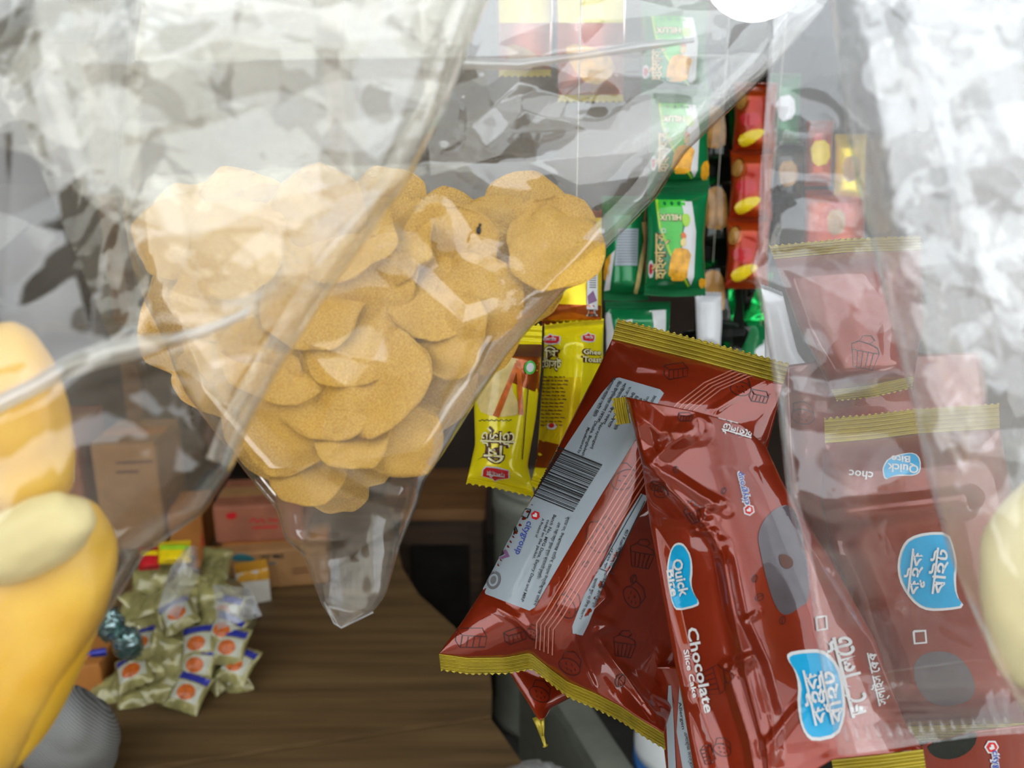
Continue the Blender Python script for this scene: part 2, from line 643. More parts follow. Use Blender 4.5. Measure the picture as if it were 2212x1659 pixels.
def text2d(body, bold=0.0, res=2):
    k = (body, bold, res)
    if k not in _txt:
        c = bpy.data.curves.new('lettering', 'FONT')
        c.body = body
        c.resolution_u = res
        c.offset = bold
        c.align_x = 'CENTER'
        c.align_y = 'CENTER'
        o = bpy.data.objects.new('lettering', c)
        COL.objects.link(o)
        bpy.context.view_layer.update()
        me = o.to_mesh()
        V = [(v.co.x, v.co.y) for v in me.vertices]
        F = [tuple(p.vertices) for p in me.polygons]
        o.to_mesh_clear()
        bpy.data.objects.remove(o)
        bpy.data.curves.remove(c)
        _txt[k] = (V, F)
    return _txt[k]


def dtext(root, surf, body, x, y, size, ang, mat, off=0.0005, bold=0.0, name='lettering', width=None, shear=0.0, label=None, res=2):
    """size: font size in pixels; ang: reading direction, degrees clockwise on the picture; width: fit to that length"""
    V, F = text2d(body, bold, res)
    if not V:
        return None
    a = np.array(V)
    sx = size
    if width:
        sx = width / (a[:, 0].max() - a[:, 0].min())
    th = math.radians(ang)
    c, s = math.cos(th), math.sin(th)
    P = [(x + (p[0] * sx + shear * p[1] * size) * c + p[1] * size * s, y + (p[0] * sx + shear * p[1] * size) * s - p[1] * size * c) for p in V]
    return decal(root, name, surf, P, F, mat, off, 22, label)


# ------------------------------------------------------------------ sealed packets
def seal_strip(root, edge, inner, length_px, mat, teeth=7.0, ribs=5, depth=0.0011, name='crimped_seal', direction=None, label=None, thick=0.0005):
    """edge: (n,3) px/depth end row; strip runs outwards from it, ribbed across, toothed at its end"""
    n = len(edge)
    if direction is None:
        dv = edge[:, :2] - inner[:, :2]
        l = np.linalg.norm(dv, axis=1, keepdims=True) + 1e-6
        dv = smooth(dv / l, 30)
    else:
        dv = np.repeat(np.array([direction], float), n, 0)
        dv /= np.linalg.norm(dv, axis=1, keepdims=True)
    arc = np.concatenate([[0], np.cumsum(np.hypot(*np.diff(edge[:, :2], axis=0).T))])
    rows = ribs * 6 + 2
    Gf = np.zeros((rows, n, 3))
    for k in range(rows):
        t = k / (rows - 1)
        ln = np.full(n, length_px * t)
        if k == rows - 1 and teeth:
            ln = ln + (np.abs(np.mod(arc / teeth, 2) - 1) - 0.5) * teeth * 0.9
        Gf[k, :, :2] = edge[:, :2] + dv * ln[:, None]
        Gf[k, :, 2] = edge[:, 2] - depth * math.sin(2 * math.pi * ribs * t) * (0.25 + 0.75 * min(1, 4 * t * (1 - t) + 0.3))
    Gb = Gf.copy()
    Gb[..., 2] += thick
    V = np.concatenate([W(Gf).reshape(-1, 3), W(Gb).reshape(-1, 3)])
    F = grid_faces(rows, n) + grid_faces(rows, n, rows * n, True)
    o = rows * n
    last = (rows - 1) * n
    for i in range(n - 1):
        F.append((last + i, last + i + 1, last + i + 1 + o, last + i + o))
    return part(root, name, V, F, mat, label)


def packet(name, label, cat, T, B, L, R, bulge, mat, nu=70, nv=90, seal_top=None, seal_bot=None, group=None, seed=1, wr=0.0015,
           wscale=70, ridges=(), peak=0.5, endp=0.16, seal_mat=None, prof=0.6, back=0.7, sm=3, seal_ribs=5, body_name='wrapper',
           seal_dir_top=None, seal_dir_bot=None, wr_body=0.25, teeth=7.0, shape_fn=None):
    G, u, v = coons(T, B, L, R, nu, nv, sm)
    # u profile with its crest at `peak`
    uu = np.where(u < peak, u / peak * 0.5, 0.5 + (u - peak) / (1 - peak) * 0.5)
    pu = np.sin(math.pi * uu) ** prof
    ev = np.clip(np.minimum(v if seal_top is not None else np.ones_like(v), (1 - v) if seal_bot is not None else np.ones_like(v)) / endp, 0, 1)
    pv = np.sin(ev * math.pi / 2) ** 0.8
    pinch = np.exp(-(ev / 0.9) ** 2)
    th = bulge * pu * pv
    X, Y = G[..., 0], G[..., 1]
    edge = np.clip(np.minimum(u, 1 - u) / 0.05, 0, 1) * np.clip(np.minimum(v, 1 - v) / 0.03, 0, 1)
    wv = (crumple(X, Y, wscale, seed) * (wr_body + (1 - wr_body) * pinch) * wr
          + crumple(X, Y, wscale * 0.4, seed + 5) * pinch * wr * 0.35) * edge
    Fg = G.copy()
    Fg[..., 2] -= th + wv
    for r in ridges:
        ridge(Fg, *r)
    if shape_fn:
        shape_fn(Fg, u, v)
    Bg = G.copy()
    Bg[..., 2] += th * back
    Bg[..., 2] = np.maximum(Bg[..., 2], Fg[..., 2] + 0.0008)
    Vf, Vb = W(Fg).reshape(-1, 3), W(Bg).reshape(-1, 3)
    V = np.concatenate([Vf, Vb])
    o = nu * nv
    F = grid_faces(nv, nu) + grid_faces(nv, nu, o, True)
    for i in range(nv - 1):
        a, b = i * nu, (i + 1) * nu
        F.append((a, b, b + o, a + o))
        a, b = i * nu + nu - 1, (i + 1) * nu + nu - 1
        F.append((b, a, a + o, b + o))
    for i in range(nu - 1):
        F.append((i + 1, i, i + o, i + 1 + o))
        a = (nv - 1) * nu + i
        F.append((a, a + 1, a + 1 + o, a + o))
    c = V.mean(0)
    root = thing(name, label, cat, (c[0], c[1], V[:, 2].min()), group)
    part(root, body_name, V, F, mat)
    if seal_top:
        seal_strip(root, Fg[0], Fg[max(2, nv // 12)], seal_top, seal_mat or mat, ribs=seal_ribs, direction=seal_dir_top, teeth=teeth)
    if seal_bot:
        seal_strip(root, Fg[-1], Fg[-1 - max(2, nv // 12)], seal_bot, seal_mat or mat, ribs=seal_ribs, direction=seal_dir_bot, teeth=teeth)
    s = Surf(Vf, grid_faces(nv, nu))
    return root, s, Fg


# ------------------------------------------------------------------ clear bags
def bag(name, label, T, B, L, R, mat, thick, nu=220, nv=260, seed=1, wr=0.002, wscale=80, fine=0.0006, fscale=25, ridges=(), group=None,
        back_wr=0.7, prof=0.5, thick_fn=None, cat='plastic bag', aniso=None, extra=None, wmask=None):
    G, u, v = coons(T, B, L, R, nu, nv, 4)
    X, Y = G[..., 0], G[..., 1]
    pu = np.sin(math.pi * np.clip(u, 0, 1)) ** prof
    th = thick * pu * (thick_fn(v) if thick_fn else 1.0)
    mask = wmask(X, Y) if wmask else 1.0
    e = np.clip(np.minimum(u, 1 - u) / 0.015, 0.1, 1)

    def wrk(s, k):
        return (crumple(X, Y, wscale, s, 6, 0.35, aniso) * wr * k * mask + crumple(X, Y, fscale, s + 11, 5, 0.4) * fine * k * mask) * e
    root = None
    Fg, Bg = G.copy(), G.copy()
    Fg[..., 2] -= th + wrk(seed, 1.0)
    Bg[..., 2] += th - wrk(seed + 40, back_wr)
    for r in ridges:
        ridge(Fg, *r)
    Vf, Vb = W(Fg).reshape(-1, 3), W(Bg).reshape(-1, 3)
    c = Vf.mean(0)
    root = thing(name, label, cat, (c[0], c[1], Vf[:, 2].min()), group)
    part(root, 'front_film', Vf, grid_faces(nv, nu), mat)
    part(root, 'back_film', Vb, grid_faces(nv, nu, 0, True), mat)
    return root, Surf(Vf, grid_faces(nv, nu)), Fg


# =================================================================== THE SETTING
ZT = 0.70          # counter top height


def struct(name, V, F, mat):
    return single(name, V, F, mat, None, None, kind='structure', smooth_=False, loc=np.zeros(3))


def slab(name, lo, hi, mat):
    lo, hi = np.array(lo, float), np.array(hi, float)
    V, F = box_vf((lo + hi) / 2, hi - lo)
    return struct(name, V, F, mat)


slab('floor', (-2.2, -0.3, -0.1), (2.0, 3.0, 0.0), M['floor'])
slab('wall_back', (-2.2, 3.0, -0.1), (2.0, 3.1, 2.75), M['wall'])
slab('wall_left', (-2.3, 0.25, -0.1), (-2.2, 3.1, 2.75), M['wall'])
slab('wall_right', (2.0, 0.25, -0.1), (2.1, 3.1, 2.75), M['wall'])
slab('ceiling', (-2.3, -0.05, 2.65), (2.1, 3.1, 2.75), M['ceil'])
slab('ground', (-14, -7.2, -0.25), (14, -0.3, -0.15), M['street'])
slab('added_wall_opposite', (-14, -7.4, -0.25), (14, -7.2, 4.6), M['facade'])  # unseen facade, added to darken film reflections and cut low sky light

# =================================================================== COUNTER
def prism(poly2, z0, z1):
    n = len(poly2)
    V = [(x, y, z0) for x, y in poly2] + [(x, y, z1) for x, y in poly2]
    F = [tuple(range(n))[::-1], tuple(range(n, 2 * n))]
    for i in range(n):
        j = (i + 1) % n
        F.append((i, j, n + j, n + i))
    return np.array(V), F


tbl = thing('counter_table', 'low brown board counter with sweets and cartons on it', 'table', (-0.6, 1.2, 0))
E1 = np.array([math.cos(math.radians(13)), math.sin(math.radians(13))])
E2 = np.array([-E1[1], E1[0]])
S0 = np.array([-0.031, 0.966])
far_left = S0 - E1 * 1.25
V, F = prism([tuple(far_left + E2 * 0.002), tuple(S0 + E2 * 0.002), (-0.030, 1.02), (-0.038, 1.105), (-0.171, 1.299), (-0.215, 1.40),
              (-0.30, 1.75), tuple(far_left + E2 * 0.85)], ZT - 0.03, ZT)
part(tbl, 'plank', V, F, M['wood'], smooth_=False)
V, F = prism([tuple(far_left - E2 * 0.36), (0.085, 0.66), (0.021, 0.862), (-0.022, 0.948), tuple(S0 - E2 * 0.003), tuple(far_left - E2 * 0.002)], ZT - 0.034, ZT - 0.004)
part(tbl, 'plank', V, F, M['wood'], smooth_=False)
for x, y in ((-0.10, 0.72), (-1.2, 0.5), (-0.40, 1.62), (-1.3, 1.4)):
    V, F = box_vf((x, y, (ZT - 0.034) / 2), (0.06, 0.06, ZT - 0.036))
    part(tbl, 'leg', V, F, M['woodd'], smooth_=False)

# =================================================================== CHOCOLATE CAKE PACKETS
def z2(X, Y, ox, oy, k):
    return (ox + k * X, oy + k * Y)


def zz(pts, ox, oy, k):
    return [(ox + k * a, oy + k * b) for a, b in pts]


def rotpts(pts, x, y, s, ang):
    c, n = math.cos(math.radians(ang)), math.sin(math.radians(ang))
    return [(x + s * (a * c - b * n), y + s * (a * n + b * c)) for a, b in pts]


def cupcake(root, surf, x, y, s, ang, kind=0):
    if kind == 0:
        L = [[(-.5, 0), (-.35, .6), (.35, .6), (.5, 0), (-.5, 0)], [(-.3, 0), (-.22, .6)], [(-.1, 0), (-.08, .6)], [(.1, 0), (.08, .6)], [(.3, 0), (.22, .6)],
             [(-.5, 0), (-.55, -.2), (-.3, -.35), (.1, -.3), (.4, -.2), (.5, 0)], [(-.3, -.35), (-.2, -.55), (.1, -.6), (.25, -.45), (.1, -.3)]]
    elif kind == 1:
        L = [[(0.5 * math.cos(t), 0.32 * math.sin(t)) for t in np.linspace(0, 6.28, 18)],
             [(-.25, -.1), (-.15, -.02)], [(0, -.15), (.1, -.08)], [(.1, .08), (.2, .15)], [(-.1, .1), (0, .17)], [(.25, -.05), (.3, .03)],
             [(-.45, -.15), (-.5, -.5), (-.1, -.65), (.3, -.5), (.42, -.18)]]
    elif kind == 2:
        L = [[(-.5, -.2), (.3, -.35), (.5, -.1), (.5, .25), (-.3, .4), (-.5, .2), (-.5, -.2)], [(-.5, -.2), (-.3, 0), (.5, -.1)], [(-.3, 0), (-.3, .4)],
             [(-.1, 0), (-.1, .36)], [(.1, -.03), (.1, .32)], [(.3, -.06), (.3, .3)]]
    else:
        L = [[(0.35 * math.cos(t), 0.5 * math.sin(t)) for t in np.linspace(0, 6.28, 12)], [(0.05, -.5), (-.1, 0), (.05, .5)]]
    dstroke(root, 'cake_drawing', surf, [rotpts(l, x, y, s, ang) for l in L], 2.2, M['choc_dark'], 0.00025)


def hexlogo(root, surf, x, y, r, ang, border=True):
    h = [(x + r * math.cos(math.radians(ang + 60 * k)), y + r * math.sin(math.radians(ang + 60 * k))) for k in range(6)]
    h0 = [(x + r * 1.3 * math.cos(math.radians(ang + 60 * k)), y + r * 1.3 * math.sin(math.radians(ang + 60 * k))) for k in range(6)]
    if border:
        dpoly(root, 'emblem', surf, h0, M['white'], 0.0004)
    dpoly(root, 'emblem', surf, h, M['redp'], 0.0006)
    ht = [(0, .5), (-.5, 0), (-.45, -.35), (-.2, -.42), (0, -.2), (.2, -.42), (.45, -.35), (.5, 0)]
    dpoly(root, 'emblem', surf, rotpts(ht, x, y, r * 1.05, ang - 60), M['white'], 0.0008)


def grow(pts, k):
    cx, cy = np.mean([p[0] for p in pts]), np.mean([p[1] for p in pts])
    out = []
    for x, y in pts:
        l = math.hypot(x - cx, y - cy)
        out.append((cx + (x - cx) * (l + k) / l, cy + (y - cy) * (l + k) / l))
    return out


def chaikin(pts, n=2):
    for _ in range(n):
        q = []
        for a, b in zip(pts, pts[1:] + pts[:1]):
            q += [(0.75 * a[0] + 0.25 * b[0], 0.75 * a[1] + 0.25 * b[1]), (0.25 * a[0] + 0.75 * b[0], 0.25 * a[1] + 0.75 * b[1])]
        pts = q
    return pts


def leaf_logo(root, surf, pts, brd):
    pts = chaikin(pts, 1)
    dpoly(root, 'logo_border', surf, pts, M['white'], 0.0004)
    return dpoly(root, 'logo_field', surf, grow(pts, -brd), M['cyan'], 0.0007)


# ---- packet A : back of the pack, label and barcode
def a_shape(G, u, v):
    X, Y = G[..., 0], G[..., 1]
    # the flank beyond the nutrition panel falls away from the lens
    x0 = 1400 + (Y - 1060) * (1240 - 1400) / (1365 - 1060)
    s = np.clip((X - x0 - 6) / 150, 0, 1.5)
    G[..., 2] += 0.030 * s * np.clip((Y - 950) / 200, 0, 1) * np.clip((1 - v) / 0.12, 0, 1)


A, sA, gA = packet(
    'cake_packet', 'brown cake packet showing its pale back label and barcode', 'cake packet',
    T=[(1322, 733, 0.511), (1500, 778, 0.506), (1692, 830, 0.511)],
    B=[(948, 1412, 0.488), (1010, 1421, 0.484), (1090, 1420, 0.481), (1145, 1410, 0.476), (1185, 1442, 0.472), (1225, 1472, 0.476), (1285, 1497, 0.482),
       (1340, 1525, 0.486), (1390, 1558, 0.491), (1434, 1584, 0.494)],
    L=[(1322, 733, 0.511), (1300, 780, 0.510), (1240, 895, 0.506), (1160, 1055, 0.502), (1100, 1165, 0.498), (1045, 1270, 0.494), (1000, 1340, 0.491), (948, 1412, 0.488)],
    R=[(1692, 830, 0.511), (1650, 1000, 0.508), (1570, 1200, 0.502), (1490, 1400, 0.496), (1434, 1584, 0.494)],
    bulge=0.026, mat=M['choc'], nu=150, nv=170, seal_top=46, seal_bot=36, seed=21, wr=0.0030, wscale=80, seal_mat=M['gold'],
    seal_dir_top=(0.28, -1), seal_dir_bot=(0.12, 1), peak=0.42, endp=0.2, wr_body=0.12, shape_fn=a_shape,
    ridges=[([(1238, 1372), (1262, 1440), (1290, 1500)], 7, 0.0022, 2), ([(1285, 1375), (1360, 1470), (1428, 1560)], 9, 0.0035, 2),
            ([(1690, 800), (1600, 850), (1530, 895)], 8, 0.002, 2), ([(1290, 1240), (1310, 1290), (1270, 1330), (1320, 1350), (1275, 1370)], 8, 0.0022, 2),
            ([(1340, 1180), (1310, 1240), (1330, 1270)], 7, 0.0018, 2), ([(1050, 1300), (1120, 1340), (1170, 1400)], 10, 0.0025, 2),
            ([(1330, 740), (1380, 790), (1470, 800)], 10, 0.002, 2)])
lab = [(1328, 818), (1338, 816), (1426, 842), (1434, 850), (1392, 920), (1300, 1068), (1215, 1210), (1156, 1312), (1144, 1319), (1050, 1284), (1044, 1272), (1062, 1230),
       (1108, 1148), (1180, 1030), (1262, 905), (1300, 850)]
dpoly(A, 'back_label', sA, lab, M['label'], 0.00035, 'pale grey printed label panel')
# seam ribs
base = [(1600, 792), (1520, 828), (1462, 872), (1425, 920), (1330, 1070), (1245, 1210), (1180, 1318), (1160, 1345), (1158, 1400)]
for k in range(5):
    dstroke(A, 'seam_rib', sA, [[(x + 9.0 * k, y + 3.5 * k) for x, y in base]], 2.6, M['seam_line'], 0.0006)
# barcode
r = np.random.default_rng(3)
t = 0.0
V, F = [], []
while t < 1.0:
    w = r.choice([0.008, 0.014, 0.02, 0.03])
    p0 = np.array([1206, 965]) + np.array([-64, 104]) * t
    p1 = p0 + np.array([96, 39])
    q = np.array([-64, 104]) * w
    o = len(V)
    V += [tuple(p0), tuple(p1), tuple(p1 + q), tuple(p0 + q)]
    F.append((o, o + 1, o + 2, o + 3))
    t += w + r.choice([0.009, 0.015, 0.022])
decal(A, 'barcode', sA, V, F, M['black'], 0.0007, 14)
dtext(A, sA, 'citygroup', 1133, 1163, 19, 111, M['bluep'], 0.0007, 0.012, width=76)
hexlogo(A, sA, 1158, 1114, 10, 20, False)
dtext(A, sA, 'A Product of', 1167, 1141, 8, 111, M['black'], 0.0007, 0.01, width=44)
dtext(A, sA, 'coded on the packet.', 1170, 1166, 9, 111, M['black'], 0.0007, 0.01, width=90)
dtext(A, sA, 'Batch No., MFG Date, Expiry Date and MRP', 1164, 1206, 9.5, 111, M['black'], 0.0007, 0.01, width=200)
dtext(A, sA, 'এবং সর্োবচ্চ খুচরা মূল্য প্যােকেট মুদ্রিত।', 1186, 1190, 9, 111, M['black'], 0.0007, 0.01, width=130)
dtext(A, sA, 'ব্যাচ নং, উৎপাদেনর তািরখ, েময়াদ উত্তীর্েণর তািরখ', 1192, 1212, 9, 111, M['black'], 0.0007, 0.01, width=205)
for i, (x, y, w) in enumerate([(1305, 858, 95), (1316, 868, 100), (1328, 872, 100), (1338, 880, 100), (1348, 888, 90), (1362, 882, 60), (1376, 878, 40), (1392, 872, 34), (1408, 868, 28)]):
    dtext(A, sA, ['উপাদান গেমর আটা িচিন', 'িডম উদ্িভজ্জ েতল েকােকা', 'পাউডার েবিকং লবণ', 'অনুেমািদত'][i % 4], x, y, 9, 118, M['black'], 0.0007, 0.015, width=w)
for i, (x, y, w) in enumerate([(1262, 952, 60), (1274, 948, 80), (1290, 942, 60)]):
    dtext(A, sA, ['Manufactured by', 'Dhaka, Bangladesh', 'Narayanganj'][i], x, y, 9, 111, M['black'], 0.0007, 0.01, width=w)
dpoly(A, 'round_stamp', sA, ell(1068, 1254, 15, 20, 0.3), M['greyp'], 0.0006)
dpoly(A, 'round_stamp', sA, ell(1068, 1254, 10, 14, 0.3), M['label'], 0.0008)
dpoly(A, 'round_stamp', sA, ell(1068, 1254, 6, 9, 0.3), M['greyp'], 0.0010)
tri = [(1090, 1176), (1102, 1203), (1073, 1213)]
dpoly(A, 'triangle_mark', sA, tri, M['purple'], 0.0006)
dpoly(A, 'triangle_mark', sA, grow(tri, -9), M['label'], 0.0008)
dpoly(A, 'triangle_mark', sA, grow(tri, -12), M['black'], 0.0010)
dstroke(A, 'tidy_mark', sA, [[(1148, 1102), (1136, 1098), (1128, 1115), (1140, 1120), (1148, 1102)], [(1120, 1150), (1108, 1146), (1112, 1156)]], 2.5, M['black'], 0.0007)
# nutrition panel along the ridge
nut = [(1384, 1066), (1400, 1072), (1345, 1178), (1312, 1240), (1270, 1348), (1258, 1372), (1237, 1368), (1236, 1352), (1262, 1285), (1300, 1218), (1350, 1120)]
dpoly(A, 'nutrition_label', sA, nut, M['label'], 0.00035)
dstroke(A, 'table_line', sA, [[(1318, 1238), (1345, 1178), (1392, 1082)], [(1294, 1228), (1326, 1240)], [(1296, 1226), (1386, 1068)]], 1.6, M['black'], 0.0007)
dtext(A, sA, '407 Kcal/িকেলা িক্যা.', 1336, 1184, 9, 114, M['black'], 0.0009, 0.01, width=90)
dtext(A, sA, '19 g/১৯ গ্রা', 1314, 1206, 8, 111, M['black'], 0.0009, 0.01, width=46)
dtext(A, sA, 'এলার্িজ সংক্রান্ত:', 1294, 1275, 9, 112, M['black'], 0.0009, 0.012, width=80)
dtext(A, sA, 'বাদাম দুধ ও িডম আেছ।', 1270, 1292, 9, 112, M['black'], 0.0009, 0.01, width=95)
for x, y, s, a, kd in [(1350, 1036, 62, -25, 1), (1388, 1195, 52, 10, 0), (1350, 1390, 48, 8, 0), (1018, 1376, 66, 10, 2), (1112, 1372, 46, -10, 2), (1365, 1290, 50, 60, 1), (1368, 1250, 18, 20, 3),
                       (1265, 1218, 16, 60, 3), (1278, 1082, 16, 10, 3), (1230, 1440, 50, 30, 1), (1290, 1160, 70, 70, 1), (1222, 1310, 56, 60, 1), (1022, 1290, 14, 0, 3),
                       (1600, 840, 46, 10, 1), (1640, 855, 40, 20, 2), (1460, 800, 50, 0, 2), (1150, 1370, 30, 40, 1), (1340, 1470, 30, 20, 3)]:
    cupcake(A, sA, x, y, s, a, kd)

# ---- packet B : front of the pack
def b_shape(G, u, v):
    X, Y = G[..., 0], G[..., 1]
    pts = [(1395, 1005), (1470, 1075), (1530, 1140), (1560, 1190), (1578, 1300), (1612, 1450), (1660, 1640), (1670, 1720)]
    d = dist_poly(X, Y, pts)
    xr = np.interp(Y, [p[1] for p in pts], [p[0] for p in pts])
    left = np.clip((xr - X) / 110, 0, 1)
    G[..., 2] += 0.016 * left * np.clip((Y - 1000) / 120, 0, 1)
    G[..., 2] -= 0.003 * np.exp(-(d / 14) ** 2)
    rr = np.clip((X - xr) / 330, 0, 1.3)
    G[..., 2] += 0.010 * rr ** 2


B_, sB, gB = packet(
    'cake_packet', 'glossy brown cake packet with blue logo and chocolate lettering down its side', 'cake packet',
    T=[(1352, 857, 0.452), (1420, 872, 0.451), (1500, 888, 0.450), (1600, 915, 0.448), (1655, 965, 0.444), (1692, 1050, 0.438)],
    B=[(1505, 1705, 0.390), (1650, 1705, 0.390), (1760, 1664, 0.393), (1800, 1640, 0.394), (1995, 1620, 0.396)],
    L=[(1352, 857, 0.452), (1388, 1010, 0.441), (1402, 1120, 0.433), (1440, 1340, 0.417), (1475, 1520, 0.404), (1505, 1705, 0.390)],
    R=[(1692, 1050, 0.438), (1790, 1200, 0.427), (1890, 1380, 0.414), (1955, 1560, 0.401), (1995, 1620, 0.396)],
    bulge=0.021, mat=M['choc'], nu=170, nv=190, seal_top=None, seal_bot=None, seed=33, wr=0.0016, wscale=110, peak=0.45, prof=0.7, wr_body=0.5, shape_fn=b_shape,
    ridges=[([(1358, 850), (1400, 1020)], 16, 0.008, 2), ([(1350, 870), (1425, 935), (1510, 930)], 22, 0.008, 2), ([(1510, 915), (1440, 970), (1385, 1015)], 16, 0.007, 2),
            ([(1385, 990), (1460, 1035), (1515, 1072), (1570, 1100)], 13, 0.006, 2), ([(1556, 1085), (1520, 1105), (1512, 1130), (1548, 1120)], 7, 0.003, 2),
            ([(1515, 1130), (1500, 1145), (1548, 1150)], 7, 0.003, 2), ([(1600, 1350), (1640, 1320)], 7, 0.002, 2),
            ([(1572, 1440), (1620, 1420), (1600, 1450)], 10, 0.0035, 2), ([(1655, 1620), (1700, 1560), (1740, 1510)], 12, 0.003, 2),
            ([(1560, 1180), (1590, 1330), (1640, 1440), (1668, 1540), (1675, 1660)], 15, 0.007, 2), ([(1570, 1440), (1620, 1600), (1640, 1720)], 12, 0.004, 2),
            ([(1500, 1500), (1540, 1600), (1560, 1700)], 14, 0.002, 2)])
seal_strip(B_, poly([(1352, 857, .451), (1356, 885, .451), (1362, 914, .451)], 24), poly([(1380, 857, .451), (1384, 885, .451), (1390, 914, .451)], 24), 30, M['gold'],
           direction=(-1, 0.12), ribs=3)
seal_strip(B_, poly([(1796, 1640, .392), (1900, 1630, .391), (1994, 1618, .394)], 60), poly([(1790, 1600, .392), (1894, 1590, .391), (1988, 1578, .394)], 60), 60, M['gold'], ribs=4)
k2 = 0.3617
lg = zz([(1545, 318), (1575, 310), (1605, 325), (1642, 390), (1652, 480), (1642, 560), (1660, 620), (1692, 668), (1682, 694), (1560, 722), (1532, 690), (1508, 590), (1494, 480), (1508, 390), (1528, 340)], 900, 1059, k2)
leaf_logo(B_, sB, lg, 4.5)
dtext(B_, sB, 'Quick', 1474, 1246, 29, 78, M['white'], 0.0018, 0.025, width=82)
dtext(B_, sB, 'Bite', 1456, 1258, 24, 80, M['white'], 0.0022, 0.025, width=58)
dtext(B_, sB, 'Chocolate', 1514, 1447, 32, 78.5, M['white'], 0.0008, 0.022, width=188)
dtext(B_, sB, 'Slice Cake', 1493, 1455, 15, 78.5, M['white'], 0.0008, 0.018, width=106)
dtext(B_, sB, 'citygroup', 1604, 1056, 20, -103.5, M['white'], 0.0005, 0.09, width=78)
dtext(B_, sB, 'citygroup', 1604, 1056, 19, -103.5, M['bluep'], 0.0008, 0.015, width=72)
hexlogo(B_, sB, 1617, 1102, 10, 20)
k3 = 0.3219
win = zz([(640, 895), (540, 925), (460, 1005), (420, 1110), (440, 1220), (480, 1400), (530, 1560), (580, 1640), (640, 1640), (700, 1590), (760, 1560), (770, 1450), (740, 1200), (700, 1000)], 1500, 800, k3)
dpoly(B_, 'bean_picture', sB, chaikin(win, 2), M['window'], 0.0004, 'grey rounded bean picture')
dpoly(B_, 'drop_picture', sB, chaikin(zz([(560, 1240), (600, 1230), (655, 1265), (660, 1310), (620, 1340), (575, 1310)], 1500, 800, k3)), M['brownp'], 0.0008)
big = zz([(620, 885), (720, 865), (850, 860), (930, 920), (990, 1030), (1010, 1200), (1005, 1330), (960, 1450), (800, 1485), (740, 1440), (700, 1330), (690, 1230), (695, 1100), (670, 1000), (620, 930)], 1500, 1125, k3)
leaf_logo(B_, sB, big, 8)
dtext(B_, sB, 'কুইক', *z2(800, 1180, 1500, 1125, k3), 44, -103, M['white'], 0.0018, 0.02, width=122)
dtext(B_, sB, 'বাইট', *z2(912, 1180, 1500, 1125, k3), 44, -103, M['white'], 0.0018, 0.02, width=118)
dtext(B_, sB, 'চেকালেট', *z2(1050, 1040, 1500, 1125, k3), 62, -104, M['white'], 0.0006, 0.025, width=185)
dtext(B_, sB, 'স্লাইস েকক', *z2(1222, 1060, 1500, 1125, k3), 30, -103, M['white'], 0.0006, 0.015, width=118)
dstroke(B_, 'square_mark', sB, [zz([(812, 650), (878, 640), (885, 725), (820, 735), (812, 650)], 1500, 1125, k3)], 5, M['white'], 0.0006)
dpoly(B_, 'side_logo', sB, chaikin(zz([(385, 395), (450, 405), (510, 470), (545, 545), (480, 520), (410, 460)], 1500, 800, k3)), M['cyan'], 0.0006)
dtext(B_, sB, 'চেকালেট', 1592, 930, 24, 197, M['white'], 0.0006, 0.02, width=66)
dtext(B_, sB, 'স্লাইস েকক', 1573, 906, 12, 195, M['white'], 0.0006, 0.015, width=44)
for x, y, s, a, kd in [(1460, 1015, 16, 0, 3), (1563, 1060, 14, 30, 3), (1420, 1050, 30, 20, 2), (1500, 1105, 40, -20, 0), (1548, 1470, 60, 75, 0), (1630, 1250, 16, 20, 3), (1640, 1290, 20, 60, 3),
                       (1560, 1620, 40, 20, 1), (1530, 1630, 40, 80, 2), (1428, 1065, 30, 0, 1), (1690, 1340, 18, 10, 3), (1480, 900, 30, 10, 2)]:
    cupcake(B_, sB, x, y, s, a, kd)

# ---- packet C : upside-down behind the cellophane
C_, sC, gC = packet(
    'cake_packet', 'brown cake packet behind cellophane, gold top seal, upside-down small blue logo', 'cake packet',
    T=[(1782, 958, .462), (1880, 950, .460), (1975, 938, .460), (2160, 926, .462)],
    B=[(1905, 1570, .452), (2080, 1566, .45), (2260, 1560, .45)],
    L=[(1782, 958, .462), (1772, 1080, .462), (1800, 1200, .460), (1840, 1300, .458), (1880, 1440, .455), (1905, 1570, .452)],
    R=[(2160, 926, .462), (2190, 1080, .46), (2230, 1300, .455), (2260, 1560, .45)],
    bulge=0.024, mat=M['choc'], nu=110, nv=130, seal_top=54, seal_bot=34, seed=45, wr=0.0018, wscale=90, seal_mat=M['gold'], seal_ribs=6,
    seal_dir_top=(-0.03, -1), ridges=[([(1830, 1110), (1960, 1095), (2080, 1080)], 30, 0.006, False)])
lg = zz([(1262, 650), (1300, 590), (1400, 560), (1480, 555), (1517, 600), (1517, 680), (1480, 708), (1380, 708), (1320, 715), (1278, 738), (1262, 690)], 1500, 800, k3)
leaf_logo(C_, sC, lg, 3)
dtext(C_, sC, 'Quick', *z2(1400, 660, 1500, 800, k3), 24, 183, M['white'], 0.0010, 0.02, width=66)
dtext(C_, sC, 'Bite', *z2(1385, 600, 1500, 800, k3), 19, 181, M['white'], 0.0010, 0.02, width=40)
dtext(C_, sC, 'choc', *z2(1120, 700, 1500, 800, k3), 24, 186, M['white'], 0.0006, 0.02, width=52)
lg = zz([(1700, 75), (1550, 75), (1440, 110), (1390, 170), (1360, 280), (1370, 390), (1420, 490), (1490, 570), (1570, 605), (1700, 600), (1815, 580), (1760, 510), (1750, 380), (1762, 300), (1740, 180)], 1500, 1125, k3)
leaf_logo(C_, sC, lg, 6)
dtext(C_, sC, 'কুইক', *z2(1480, 340, 1500, 1125, k3), 38, -84, M['white'], 0.0018, 0.02, width=100)
